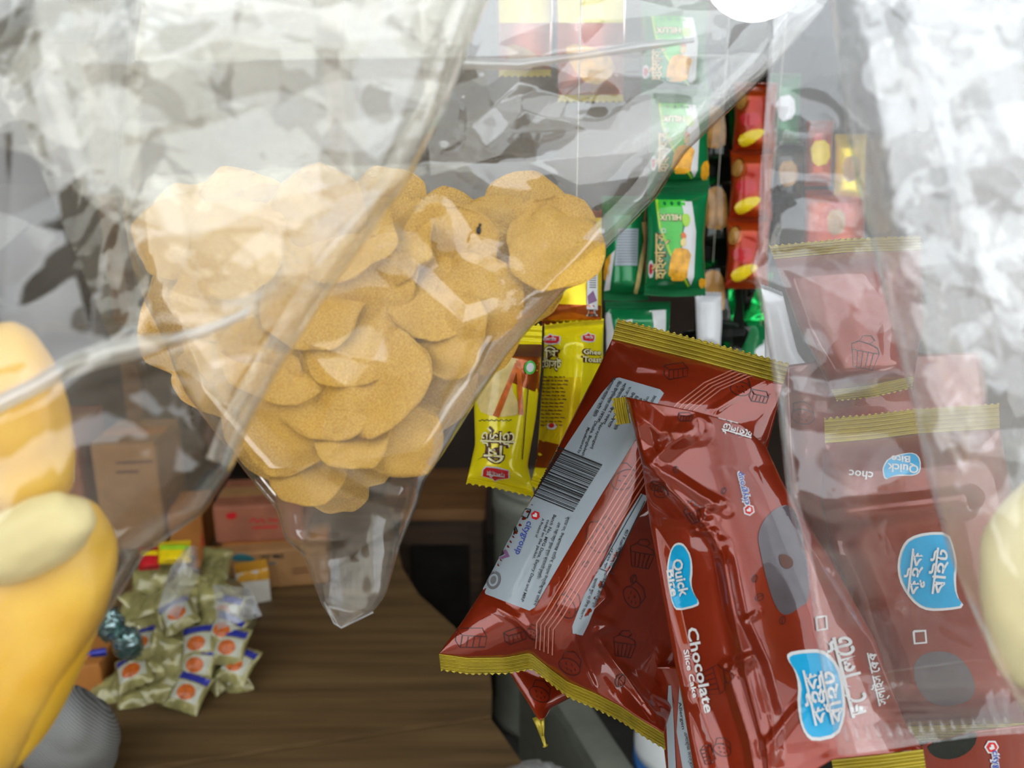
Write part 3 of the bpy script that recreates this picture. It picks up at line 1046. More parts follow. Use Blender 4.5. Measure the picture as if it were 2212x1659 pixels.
dtext(C_, sC, 'বাইট', *z2(1640, 335, 1500, 1125, k3), 38, -84, M['white'], 0.0018, 0.02, width=100)
dstroke(C_, 'square_mark', sC, [zz([(1470, 740), (1548, 735), (1555, 815), (1478, 822), (1470, 740)], 1500, 1125, k3)], 5, M['white'], 0.0006)
dpoly(C_, 'bean_picture', sC, chaikin(zz([(1480, 900), (1700, 860), (1850, 980), (1900, 1200), (1620, 1260), (1470, 1100)], 1500, 1125, k3)), M['window'], 0.0004)

# ---- packet F : lower corner, packet G : above C, packet E : below A, packet I : between A and B
F_, sF, gF = packet(
    'cake_packet', 'brown cake packet lowest at the corner, red hexagon emblem beside the word city', 'cake packet',
    T=[(1900, 1650, .44), (2000, 1605, .435), (2110, 1578, .432), (2260, 1560, .43)],
    B=[(1930, 1850, .44), (2260, 1850, .43)], L=[(1900, 1650, .44), (1930, 1850, .44)], R=[(2260, 1560, .43), (2260, 1850, .43)],
    bulge=0.02, mat=M['choc'], nu=70, nv=60, seed=51, wr=0.0016, wscale=70)
hexlogo(F_, sF, 2141, 1613, 12, 0)
dtext(F_, sF, 'citygroup', 2153, 1660, 21, 82, M['white'], 0.0005, 0.09, width=88)
dtext(F_, sF, 'citygroup', 2153, 1660, 20, 82, M['bluep'], 0.0008, 0.015, width=82)
dpoly(F_, 'bean_picture', sF, ell(2055, 1598, 55, 40, -0.3), M['blackfoil'], 0.0005)

G_, sG, gG = packet(
    'cake_packet', 'brown cake packet hung highest behind cellophane, gold seal at its foot', 'cake packet',
    T=[(1672, 560, .53), (1830, 545, .525), (1990, 540, .53)], B=[(1795, 842, .50), (1880, 832, .497), (1975, 812, .50)],
    L=[(1672, 560, .53), (1722, 700, .515), (1795, 842, .50)], R=[(1990, 540, .53), (1995, 700, .515), (1975, 812, .50)],
    bulge=0.02, mat=M['choc'], nu=70, nv=80, seal_top=30, seal_bot=26, seed=57, wr=0.002, seal_mat=M['gold'])
cupcake(G_, sG, 1870, 760, 60, 10, 0)

J_, sJ, gJ = packet(
    'cake_packet', 'brown cake packet filling the gap behind the upside-down logo packet', 'cake packet',
    T=[(1690, 790, .56), (1850, 770, .56), (2120, 760, .56)], B=[(1730, 1250, .55), (1900, 1250, .55), (2180, 1250, .55)],
    L=[(1690, 790, .56), (1700, 1000, .555), (1730, 1250, .55)], R=[(2120, 760, .56), (2180, 1250, .55)], bulge=0.02, mat=M['choc'], nu=60, nv=60, seed=59, wr=0.003, wr_body=0.5)
cupcake(J_, sJ, 1735, 900, 50, 10, 1)

E_, sE, gE = packet(
    'cake_packet', 'brown cake packet corner with twisted gold tail, below the barcode packet', 'cake packet',
    T=[(1060, 1330, .53), (1200, 1380, .525), (1300, 1440, .53)], B=[(1158, 1548, .50), (1166, 1556, .50), (1180, 1548, .50)],
    L=[(1060, 1330, .53), (1092, 1440, .52), (1158, 1548, .50)], R=[(1300, 1440, .53), (1250, 1498, .52), (1190, 1530, .51), (1180, 1548, .50)],
    bulge=0.010, mat=M['choc'], nu=50, nv=60, seed=61, wr=0.0012, wscale=50)
tail = W([(1160, 1548, .500), (1166, 1570, .498), (1172, 1592, .497), (1177, 1608, .497), (1178, 1611, .497)])
V, F = tube_vf(tail, [0.0032, 0.0022, 0.0014, 0.0011, 0.0022], 10)
part(E_, 'twisted_tail', V, F, M['gold'])
for a, b in (((1158, 1549), (1170, 1590)), ((1172, 1546), (1174, 1590))):
    V, F = tube_vf(W([(*a, .4985), (*b, .4955)]), [0.0016, 0.0006], 6)
    part(E_, 'twisted_tail', V, F, M['gold'])
cupcake(E_, sE, 1165, 1500, 46, 30, 1)
dstroke(E_, 'edge_fold', sE, [[(1098, 1452), (1125, 1500), (1157, 1545)]], 4, M['seam_line'], 0.0006)

I_, sI, gI = packet(
    'cake_packet', 'brown cake packet with a pale label strip, wedged between the two large packets', 'cake packet',
    T=[(1380, 1440, 0.535), (1520, 1440, 0.53)], B=[(1450, 1750, 0.535), (1560, 1750, 0.53)], L=[(1380, 1440, 0.535), (1432, 1600, 0.535), (1450, 1750, 0.535)],
    R=[(1520, 1440, 0.53), (1560, 1750, 0.53)], bulge=0.012, mat=M['choc'], nu=50, nv=60, seed=65, wr=0.001)
dpoly(I_, 'back_label', sI, [(1444, 1480), (1450, 1480), (1456, 1560), (1462, 1680), (1446, 1680), (1440, 1560)], M['label'], 0.0005)
dpoly(I_, 'back_label', sI, [(1468, 1470), (1476, 1470), (1496, 1600), (1500, 1690), (1480, 1690), (1462, 1580)], M['label'], 0.0005)
dtext(I_, sI, 'এলার্িজ সংক্রান্ত:', 1488, 1625, 9, 80, M['black'], 0.0009, 0.012, width=90)
dtext(I_, sI, 'Allergen', 1472, 1545, 9, 82, M['black'], 0.0009, 0.01, width=60)

# =================================================================== TOAST PACKETS
def brand_badge(root, surf, x, y, w, h, ang, txt=True):
    p = rotpts([(-.5, -.2), (-.1, -.35), (0, -.5), (.1, -.35), (.5, -.3), (.5, .1), (.4, .3), (0, .32), (-.45, .25)], 0, 0, 1, 0)
    pts = [(x + a * w * math.cos(math.radians(ang)) - b * h * math.sin(math.radians(ang)), y + a * w * math.sin(math.radians(ang)) + b * h * math.cos(math.radians(ang))) for a, b in p]
    dpoly(root, 'badge_border', surf, grow(pts, 3), M['white'], 0.0006)
    dpoly(root, 'badge', surf, pts, M['redp'], 0.0010)
    if txt:
        dtext(root, surf, 'আলআিমন', x, y, h * 0.42, ang, M['white'], 0.0014, 0.03, width=w * 0.7)


def two_tone(root, surf, body, x, y, size, ang, width=None, shear=0.0):
    dtext(root, surf, body, x, y, size, ang, M['brownp'], 0.0007, 0.085, width=(width + size * 0.16) if width else None)
    dtext(root, surf, body, x, y, size, ang, M['cream'], 0.0013, 0.015, width=width)


T1, s1, g1 = packet(
    'toast_packet', 'yellow toast packet hung upside-down nearest the snack bag, toast slice pictured', 'toast packet',
    T=[(1062, 742, .635), (1110, 738, .63), (1170, 742, .63)], B=[(1010, 1032, .625), (1070, 1042, .62), (1152, 1062, .622)],
    L=[(1062, 742, .635), (1032, 800, .63), (1024, 880, .628), (1026, 960, .626), (1010, 1032, .625)],
    R=[(1170, 742, .63), (1168, 800, .626), (1158, 900, .625), (1140, 1005, .624), (1152, 1062, .622)],
    bulge=0.020, mat=M['yellow'], nu=70, nv=110, seal_top=40, seal_bot=12, seed=71, wr=0.0022, wscale=40, endp=0.13, seal_ribs=3, peak=0.45, wr_body=0.15)
dpoly(T1, 'brown_band', s1, [(1050, 752), (1170, 752), (1168, 800), (1164, 850), (1140, 840), (1040, 800)], M['amber'], 0.0004)
dpoly(T1, 'brown_band', s1, [(1040, 745), (1172, 745), (1170, 772), (1040, 768)], M['brownp'], 0.0006)
dpoly(T1, 'toast_picture', s1, chaikin([(1032, 820), (1060, 775), (1118, 772), (1122, 790), (1100, 830), (1130, 895), (1070, 902), (1030, 885)], 1), M['toast'], 0.0007)
dpoly(T1, 'crust_picture', s1, [(1112, 784), (1122, 786), (1078, 902), (1066, 898)], M['orange_stick'], 0.0010)
dpoly(T1, 'crust_picture', s1, [(1114, 778), (1124, 780), (1130, 896), (1119, 896)], M['orange_stick'], 0.0010)
dpoly(T1, 'seal_mark', s1, ell(1143, 794, 12, 15, 0.2), M['limeg'], 0.0010)
dpoly(T1, 'seal_mark', s1, ell(1143, 794, 8, 10, 0.2), M['white'], 0.0013)
dtext(T1, s1, 'টোস্ট'.replace('টো', 'েটা'), 1076, 944, 34, 183, M['brownp'], 0.0007, 0.085, width=76)
dtext(T1, s1, 'টোস্ট'.replace('টো', 'েটা'), 1076, 944, 33, 183, M['cream'], 0.0013, 0.02, width=70)
dtext(T1, s1, 'িঘ', 1068, 974, 40, 183, M['brownp'], 0.0007, 0.085, width=46)
dtext(T1, s1, 'িঘ', 1068, 974, 39, 183, M['cream'], 0.0013, 0.02, width=40)
brand_badge(T1, s1, 1072, 1021, 54, 32, 188)
dstroke(T1, 'script_line', s1, [[(1036 + i * 3, 908 + 2 * math.sin(i * 1.9)) for i in range(24)]], 1.6, M['black'], 0.0009)
dstroke(T1, 'fine_print', s1, [[(1140 - i * 0.5, 830 + 6 * i) for i in range(28)]], 2, M['brownp'], 0.0009)

T2, s2, g2 = packet(
    'toast_packet', 'metallic yellow toast packet turned to its printed back, beside the cake packet', 'toast packet',
    T=[(1176, 712, .665), (1240, 704, .66), (1304, 700, .665)], B=[(1150, 1030, .66), (1200, 1046, .655), (1262, 1050, .66)],
    L=[(1176, 712, .665), (1174, 800, .662), (1166, 900, .66), (1160, 990, .66), (1150, 1030, .66)],
    R=[(1304, 700, .665), (1302, 800, .664), (1290, 900, .662), (1262, 1050, .66)],
    bulge=0.018, mat=M['yellow'], nu=70, nv=110, seal_top=10, seal_bot=22, seed=75, wr=0.0020, wscale=40, endp=0.12, seal_ribs=3, wr_body=0.3,
    ridges=[([(1262, 705), (1258, 800), (1248, 900), (1225, 1040)], 10, 0.004, True)])
dpoly(T2, 'foil_panel', s2, [(1176, 815), (1258, 815), (1248, 900), (1228, 965), (1166, 960), (1170, 880)], M['goldy'], 0.0004)
dpoly(T2, 'brown_band', s2, [(1166, 950), (1228, 965), (1216, 1012), (1156, 1010)], M['amber'], 0.0006)
brand_badge(T2, s2, 1190, 735, 38, 22, 0)
brand_badge(T2, s2, 1270, 731, 24, 20, 0)
dtext(T2, s2, 'িঘ', 1193, 766, 28, 2, M['brownp'], 0.0007, 0.085, width=34)
dtext(T2, s2, 'িঘ', 1193, 766, 27, 2, M['cream'], 0.0013, 0.02, width=29)
dtext(T2, s2, 'েটাস্ট', 1193, 787, 24, 2, M['brownp'], 0.0007, 0.085, width=48)
dtext(T2, s2, 'েটাস্ট', 1193, 787, 23, 2, M['cream'], 0.0013, 0.02, width=43)
dtext(T2, s2, 'Ghee', 1277, 761, 16, 3, M['brownp'], 0.0007, 0.085, width=42)
dtext(T2, s2, 'Ghee', 1277, 761, 15, 3, M['cream'], 0.0013, 0.02, width=37)
dtext(T2, s2, 'Toast', 1277, 777, 17, 3, M['brownp'], 0.0007, 0.085, width=44)
dtext(T2, s2, 'Toast', 1277, 777, 16, 3, M['cream'], 0.0013, 0.02, width=39)
rr = np.random.default_rng(5)
for i in range(14):
    yy = 814 + i * 8
    x = 1174 - i * 0.4
    ln = []
    while x < 1222 - i * 0.8:
        w = rr.uniform(4, 11)
        ln.append([(x, yy), (x + w, yy + 1)])
        x += w + 2.5
    dstroke(T2, 'fine_print', s2, ln, 2.2, M['brownp'], 0.0008)
dpoly(T2, 'round_mark', s2, ell(1193, 921, 11, 7), M['white'], 0.0008)
dpoly(T2, 'round_mark', s2, ell(1193, 919, 6, 5), M['redp'], 0.0012)

T3, s3, g3 = packet(
    'toast_packet', 'metallic gold toast packet above the others, white barcode strip on its edge', 'toast packet',
    T=[(1130, 470, .672), (1220, 470, .672), (1300, 470, .672)], B=[(1168, 692, .667), (1240, 698, .664), (1300, 694, .667)],
    L=[(1130, 470, .672), (1140, 600, .670), (1168, 692, .667)], R=[(1300, 470, .672), (1300, 600, .670), (1300, 694, .667)],
    bulge=0.018, mat=M['goldy'], nu=60, nv=80, seal_top=14, seal_bot=12, seed=79, wr=0.003, wscale=36, endp=0.16, seal_mat=M['amber'], wr_body=0.4)
dpoly(T3, 'brown_band', s3, [(1150, 655), (1300, 660), (1300, 690), (1160, 690)], M['amber'], 0.0005)
dpoly(T3, 'barcode_strip', s3, [(1268, 560), (1290, 560), (1290, 682), (1266, 682)], M['white'], 0.0006)
dstroke(T3, 'barcode', s3, [[(1270 + 2.6 * i, 668), (1270 + 2.6 * i, 682)] for i in range(7)], 1.3, M['black'], 0.0009)
dstroke(T3, 'barcode', s3, [[(1272, 566 + 5 * i), (1286, 566 + 5 * i)] for i in range(12)], 2.2, M['greyp'], 0.0009)
dpoly(T3, 'picture_mark', s3, [(1268, 640), (1280, 628), (1288, 650), (1270, 658)], M['purple'], 0.0009)

# =================================================================== GREEN CHIP PACKETS (hanging strip)
def green_front(root, s, x0, y0, x1, y1, text=True):
    w, h = x1 - x0, y1 - y0

    def q(a, b):
        return (x0 + a * w, y0 + b * h)
    dpoly(root, 'lime_panel', s, [q(.16, .06), q(.70, .06), q(.62, .45), q(.60, .75), q(.75, .96), q(.40, .62), q(.22, .35)], M['limeg'], 0.0005)
    dstroke(root, 'lime_edge', s, [[q(.15, .06), q(.22, .35), q(.40, .62), q(.76, .98)]], 5, M['limey'], 0.0008)
    dpoly(root, 'white_panel', s, [q(.62, .08), q(.82, .08), q(.90, .40), q(.86, .88), q(.80, .97), q(.66, .80), q(.62, .50), q(.70, .3)], M['white'], 0.0006)
    if text:
        dpoly(root, 'chip_picture', s, chaikin([q(.42, .66), q(.52, .56), q(.82, .60), q(.74, .80), q(.72, .92), q(.36, .92)], 1), M['chipp'], 0.0010)
        dpoly(root, 'leaf_picture', s, chaikin([q(.62, .22), q(.74, .20), q(.80, .28), q(.72, .36), q(.64, .32)], 1), M['limey'], 0.0010)
        dpoly(root, 'vegetable_picture', s, chaikin([q(.60, .42), q(.67, .40), q(.72, .45), q(.68, .49), q(.61, .47)], 1), M['orange_stick'], 0.0010)
        dpoly(root, 'vegetable_picture', s, chaikin([q(.60, .48), q(.70, .46), q(.70, .56), q(.60, .56)], 1), M['toast'], 0.0013)
        dtext(root, s, 'HILUX', *q(.42, .245), 19, 181, M['brownp'], 0.0010, 0.07, width=w * 0.42)
        dtext(root, s, 'HILUX', *q(.42, .245), 18, 181, M['cream'], 0.0014, 0.02, width=w * 0.39)
        dtext(root, s, 'হাইলাক্স', *q(.235, .66), 31, -90, M['brownp'], 0.0009, 0.06, width=h * 0.50)
        dtext(root, s, 'হাইলাক্স', *q(.235, .66), 30, -90, M['toast'], 0.0014, 0.02, width=h * 0.48)
        dpoly(root, 'badge', s, chaikin([q(.0, .72), q(.09, .70), q(.10, .88), q(.0, .90)], 1), M['white'], 0.0008)
        dpoly(root, 'badge', s, chaikin([q(.02, .75), q(.08, .74), q(.08, .85), q(.02, .86)], 1), M['redp'], 0.0012)
        dstroke(root, 'square_mark', s, [[q(.26, .37), q(.32, .37), q(.32, .41), q(.26, .41), q(.26, .37)]], 2, M['white'], 0.0012)


def green(label, x0, y0, x1, y1, d, seed, slant=0.0, st=16, sb=16, bulge=0.022):
    return packet('chip_packet', label, 'chip packet',
                  T=[(x0, y0, d), ((x0 + x1) / 2, y0, d), (x1, y0, d)], B=[(x0 + slant, y1, d), ((x0 + x1) / 2 + slant, y1 + 3, d), (x1 + slant, y1, d)],
                  L=[(x0, y0, d), (x0 + slant / 2 + 4, (y0 + y1) / 2, d), (x0 + slant, y1, d)], R=[(x1, y0, d), (x1 + slant / 2 - 6, (y0 + y1) / 2, d), (x1 + slant, y1, d)],
                  bulge=bulge, mat=M['greenfoil'], nu=60, nv=70, seal_top=st, seal_bot=sb, seed=seed, wr=0.0018, wscale=40, endp=0.14, seal_ribs=4, wr_body=0.2, teeth=4)


GR1, sg, _ = green('green chip packet with lime panel and chip picture, facing forward above the cake packet', 1398, 418, 1530, 622, .78, 81, -6)
green_front(GR1, sg, 1402, 420, 1514, 622)
dpoly(GR1, 'corner_chip', sg, chaikin([(1508, 600), (1530, 602), (1530, 622), (1510, 622)], 1), M['chipp'], 0.0008)
GR0, sg, _ = green('green chip packet, upper one of the strip, cut off by the snack bag edge', 1404, 210, 1536, 388, .78, 83, -4)
green_front(GR0, sg, 1408, 214, 1522, 388)
dpoly(GR0, 'corner_chip', sg, chaikin([(1514, 352), (1532, 345), (1532, 388), (1512, 388)], 1), M['chipp'], 0.0008)
GR2, sg, _ = green('green chip packet turned backwards, grey ingredients label on it', 1300, 440, 1396, 632, .80, 85, 4)
dpoly(GR2, 'ingredients_label', sg, [(1336, 494), (1378, 494), (1376, 574), (1328, 574)], M['label'], 0.0007)
dstroke(GR2, 'fine_print', sg, [[(1333, 500 + 6 * i), (1374, 500 + 6 * i)] for i in range(12)], 1.6, M['greyp'], 0.001)
dpoly(GR2, 'chip_picture', sg, [(1310, 560), (1322, 548), (1316, 600), (1300, 615)], M['chipp'], 0.0008)
dpoly(GR2, 'white_panel', sg, [(1322, 548), (1330, 540), (1318, 625), (1306, 628)], M['white'], 0.0008)
dstroke(GR2, 'fin_seam', sg, [[(1388, 480), (1392, 520), (1384, 560), (1376, 610), (1372, 632)]], 9, M['toast'], 0.0016)
GR3, sg, _ = green('green chip packet, lowest of the strip, half hidden by the gold seal', 1308, 666, 1448, 860, .80, 87, 0, 14, 14)
dpoly(GR3, 'ingredients_label', sg, [(1408, 672), (1438, 670), (1436, 740), (1414, 740)], M['white'], 0.0007)
dpoly(GR3, 'white_panel', sg, [(1306, 668), (1318, 668), (1330, 730), (1326, 780), (1312, 780)], M['white'], 0.0007)
dpoly(GR3, 'ingredients_label', sg, [(1334, 696), (1366, 690), (1366, 760), (1334, 760)], M['white'], 0.0007)
GR4, sg, _ = green('green chip packet seen through the snack bag, topmost of the strip', 1386, 20, 1530, 188, .79, 89, 0)
green_front(GR4, sg, 1390, 26, 1520, 188)

# =================================================================== DARK SACHETS AND RED STRIP
COLD = [(1528, 205, 'top'), (1532, 380, 'second'), (1526, 560, 'third'), (1500, 728, 'lowest')]
for i, (x, y, w) in enumerate(COLD):
    lab = ['black and emerald foil sachet, first of its column from the top', 'black and emerald foil sachet, second of its column from the top',
           'black and emerald foil sachet, third of its column, over the white pouch', 'black and emerald foil sachet, last of its column behind the gold seal'][i]
    d = 1.02
    K, sk, _ = packet('foil_sachet', lab, 'sachet', T=[(x - 26, y, d), (x + 30, y - 3, d), (x + 84, y, d)], B=[(x - 26, y + 150, d), (x + 30, y + 152, d), (x + 84, y + 150, d)],
                      L=[(x - 26, y, d), (x - 22, y + 75, d), (x - 26, y + 150, d)], R=[(x + 84, y, d), (x + 80, y + 75, d), (x + 84, y + 150, d)],
                      bulge=0.024, mat=M['blackfoil'], nu=50, nv=60, seal_top=14, seal_bot=14, seed=91 + i, wr=0.004, wscale=34, group='foil sachets in a hanging column', wr_body=0.4, teeth=4)
    dpoly(K, 'biscuit_picture', sk, chaikin([(x - 20, y + 55), (x + 5, y + 22), (x + 34, y + 28), (x + 40, y + 80), (x + 36, y + 118), (x - 14, y + 112)], 1), M['biscuitp'], 0.001)
    dpoly(K, 'green_flash', sk, [(x + 44, y + 20), (x + 56, y + 20), (x + 62, y + 100), (x + 54, y + 135), (x + 48, y + 90)], M['greenshine'], 0.001)
    dpoly(K, 'green_flash', sk, [(x + 62, y + 10), (x + 74, y + 14), (x + 58, y + 60), (x + 66, y + 30)], M['greenshine'], 0.0014)
    dpoly(K, 'green_flash', sk, [(x - 18, y + 14), (x + 20, y - 0), (x + 24, y + 8), (x - 12, y + 30)], M['greenshine'], 0.001)
for i, (x, y) in enumerate([(1590, 600), (1576, 690)]):
    d = 1.05
    K, sk, _ = packet('foil_sachet', ['crumpled emerald green foil sachet beneath the red strip', 'crumpled emerald green foil sachet lowest beside the bright white wrapper'][i], 'sachet',
                      T=[(x - 10, y, d), (x + 80, y, d)], B=[(x - 10, y + 110, d), (x + 80, y + 105, d)], L=[(x - 10, y, d), (x - 10, y + 110, d)], R=[(x + 80, y, d), (x + 80, y + 105, d)],
                      bulge=0.022, mat=M['greenshine'] if i == 0 else M['greenfoil'], nu=50, nv=60, seal_top=10, seal_bot=10, seed=101 + i, wr=0.010, wscale=40, wr_body=1.0, teeth=4)
    dpoly(K, 'dark_patch', sk, chaikin([(x, y + 10), (x + 50, y + 5), (x + 30, y + 60), (x + 10, y + 90), (x - 5, y + 50)], 1), M['blackfoil'], 0.001)
for i in range(4):
    if i == 0:
        continue
    x, y = 1616 - 8 * i, 40 + i * 146
    d = 0.98
    lab = ['red and yellow sachet, uppermost in the red strip behind the snack bag', 'red and yellow sachet, second in the red strip beside the cellophane edge',
           'red and yellow sachet, third in the red strip beside the cellophane edge', 'red and yellow sachet, bottom end of the red strip'][i]
    K, sk, _ = packet('red_sachet', lab, 'sachet', T=[(x - 22, y, d), (x + 25, y, d), (x + 72, y, d)], B=[(x - 26, y + 138, d), (x + 20, y + 138, d), (x + 68, y + 138, d)],
                      L=[(x - 22, y, d), (x - 20, y + 70, d), (x - 26, y + 138, d)], R=[(x + 72, y, d), (x + 66, y + 70, d), (x + 68, y + 138, d)],
                      bulge=0.020, mat=M['redfoil'], nu=44, nv=60, seal_top=7, seal_bot=7, seed=111 + i, wr=0.003, wscale=36, group='red sachets in a hanging strip', wr_body=0.5, teeth=4)
    dpoly(K, 'yellow_patch', sk, chaikin([(x - 14, y + 112), (x + 10, y + 96), (x + 40, y + 92), (x + 44, y + 104), (x + 10, y + 128), (x - 8, y + 130)], 1), M['yelp'], 0.001)
    dpoly(K, 'round_picture', sk, ell(x - 4, y + 32, 15, 22, 0.2), M['amber'], 0.001)
    dpoly(K, 'round_picture', sk, ell(x - 6, y + 32, 11, 18, 0.2), M['biscuitp'], 0.0014)
    dpoly(K, 'red_patch', sk, chaikin([(x - 14, y + 62), (x + 30, y + 54), (x + 36, y + 84), (x, y + 92)], 1), M['redp'], 0.001)

for i, (x0, y0, x1, y1, mt, pt, lab) in enumerate([
        (1664, 320, 1738, 432, 'blackfoil', 'biscuitp', 'black sachet with biscuit picture seen through the cellophane bag'),
        (1742, 270, 1800, 392, 'redfoil', 'yelp', 'orange-red sachet seen through the cellophane, above the highest cake packet'),
        (1804, 300, 1872, 430, 'goldy', 'biscuitp', 'yellow gold sachet seen through both clear bags'),
        (1662, 168, 1730, 300, 'greenfoil', 'whitepack', 'green and white sachet seen through the cellophane edge'),
        (1740, 420, 1870, 540, 'redfoil', 'biscuitp', 'red sachet directly above the highest cake packet')]):
    d = 1.0
    K, sk, _ = packet('foil_sachet', lab, 'sachet', T=[(x0, y0, d), (x1, y0, d)], B=[(x0 - 4, y1, d), (x1 - 4, y1, d)], L=[(x0, y0, d), (x0 - 4, y1, d)], R=[(x1, y0, d), (x1 - 4, y1, d)],
                      bulge=0.018, mat=M[mt], nu=40, nv=50, seal_top=9, seal_bot=9, seed=141 + i, wr=0.004, wscale=34, wr_body=0.5, teeth=4)
    cx_, cy_ = (x0 + x1) / 2, (y0 + y1) / 2
    dpoly(K, 'picture', sk, chaikin([(cx_ - 20, cy_ - 24), (cx_ + 18, cy_ - 30), (cx_ + 22, cy_ + 20), (cx_ - 14, cy_ + 32)], 1), M[pt], 0.001)

# white wrappers
for i, (lab, T, B, L, R, d, b) in enumerate([
    ('small white pouch hanging under the black sachets', [(1502, 640), (1558, 640)], [(1506, 745), (1556, 745)], [(1502, 640), (1506, 745)], [(1558, 640), (1560, 690), (1556, 745)], .98, .012),
    ('bright white wrapper glimpsed beside the cellophane edge', [(1644, 622), (1668, 630), (1692, 640)], [(1652, 806), (1720, 828), (1786, 848)], [(1644, 622), (1652, 700), (1652, 806)],
     [(1692, 640), (1722, 760), (1786, 848)], .60, .008),
    ('white paper wrapper peeking over the gold seal', [(1590, 742), (1680, 742)], [(1590, 860), (1680, 860)], [(1590, 742), (1590, 860)], [(1680, 742), (1680, 860)], 1.04, .006),
]):
    a = [[(x, y, d) for x, y in q] for q in (T, B, L, R)]
    packet('white_pouch', lab, 'pouch', *a, bulge=b, mat=M['whitepack'], nu=40, nv=50, seal_top=8, seal_bot=8, seed=121 + i, wr=0.003, wscale=50, wr_body=0.7, teeth=4)

# snack packets high up behind the snack bag
for i, (x0, y0, x1, y1, d) in enumerate([(1072, -60, 1196, 150, .86), (1200, -60, 1352, 205, .84)]):
    K, sk, _ = packet('snack_packet', ['yellow-topped dark red snack packet behind the bag film, nearer the left fold', 'yellow-topped snack packet with gold chip picture behind the bag film'][i],
                      'snack packet', T=[(x0, y0, d), (x1, y0, d)], B=[(x0 + 6, y1, d), (x1 - 6, y1, d)], L=[(x0, y0, d), (x0 + 6, y1, d)], R=[(x1, y0, d), (x1 - 6, y1, d)],
                      bulge=0.024, mat=M['redfoil'], nu=50, nv=60, seal_top=12, seal_bot=14, seed=131 + i, wr=0.003, wscale=50, seal_mat=M['yellow'])
    dpoly(K, 'yellow_band', sk, [(x0 + 4, y0 + 30), (x1 - 4, y0 + 30), (x1 - 6, y0 + 110), (x0 + 8, y0 + 110)], M['yellow'], 0.0008)
    dpoly(K, 'chip_picture', sk, chaikin([(x0 + 20, y0 + 150), (x1 - 40, y0 + 170), (x1 - 20, y0 + 220), ((x0 + x1) / 2, y0 + 250), (x0 + 30, y0 + 200)], 1), M['chipp'] if i else M['biscuitp'], 0.0008)

# =================================================================== CLEAR BAGS AND WHAT THEY HOLD
# bag with fried wafers (middle)
WL = [(290, -80), (270, 200), (255, 400), (290, 600), (400, 850), (515, 1000), (545, 1040), (597, 1100), (616, 1165), (655, 1198), (676, 1255), (694, 1305), (722, 1346)]
WR_ = [(1850, -80), (1785, 18), (1655, 165), (1480, 330), (1415, 430), (1325, 522), (1190, 660), (1100, 762), (1020, 880), (955, 985), (916, 1042), (904, 1085), (866, 1175), (834, 1285), (806, 1322), (752, 1352)]


def xl(y, tab):
    return np.interp(y, [p[1] for p in tab], [p[0] for p in tab])


def mid_mask(X, Y):
    return np.clip(0.55 + (Y < 420) * 0.0 + 0.5 * vnoise(X / 160, Y / 160, 9), 0.25, 1.1)


BAG2, sb2, gb2 = bag(
    'wafer_bag', 'large clear bag of golden fried wafers tapering to a sealed corner', T=[(290, -80, .40), (1000, -80, .40), (1850, -80, .40)],
    B=[(722, 1346, .40), (737, 1354, .40), (752, 1352, .40)], L=[(x, y, .40) for x, y in WL], R=[(x, y, .40) for x, y in WR_],
    mat=M['film_mid'], thick=0.045, nu=300, nv=330, seed=201, wr=0.011, wscale=200, fine=0.0018, fscale=80, prof=0.4,
    thick_fn=lambda v: np.clip((1 - v) / 0.25, 0.12, 1) * np.clip(v / 0.3, 0.45, 1),
    wmask=mid_mask,
    ridges=[([(1040, 170), (1200, 110), (1420, 95), (1560, 60)], 26, 0.006, True), ([(1000, 290), (1120, 180), (1300, 230)], 22, 0.004, True),
            ([(840, 560), (1000, 700), (1160, 650)], 16, 0.004, True), ([(620, 1170), (760, 1165)], 8, 0.002, True), ([(905, 1105), (780, 1180), (700, 1240)], 8, 0.003, True),
            ([(940, 470), (1000, 560), (1090, 600)], 20, 0.004, True), ([(700, 1000), (800, 1060), (900, 1080)], 10, 0.003, True),
            ([(960, 320), (1060, 400), (1180, 420)], 24, 0.004, True)])
# sealed lower hem
V, F = tube_vf(W([(700, 1300, .4), (722, 1346, .4), (737, 1356, .4), (770, 1340, .4), (806, 1322, .4)]), 0.0006, 6)
part(BAG2, 'sealed_hem', V, F, M['film_grey'])


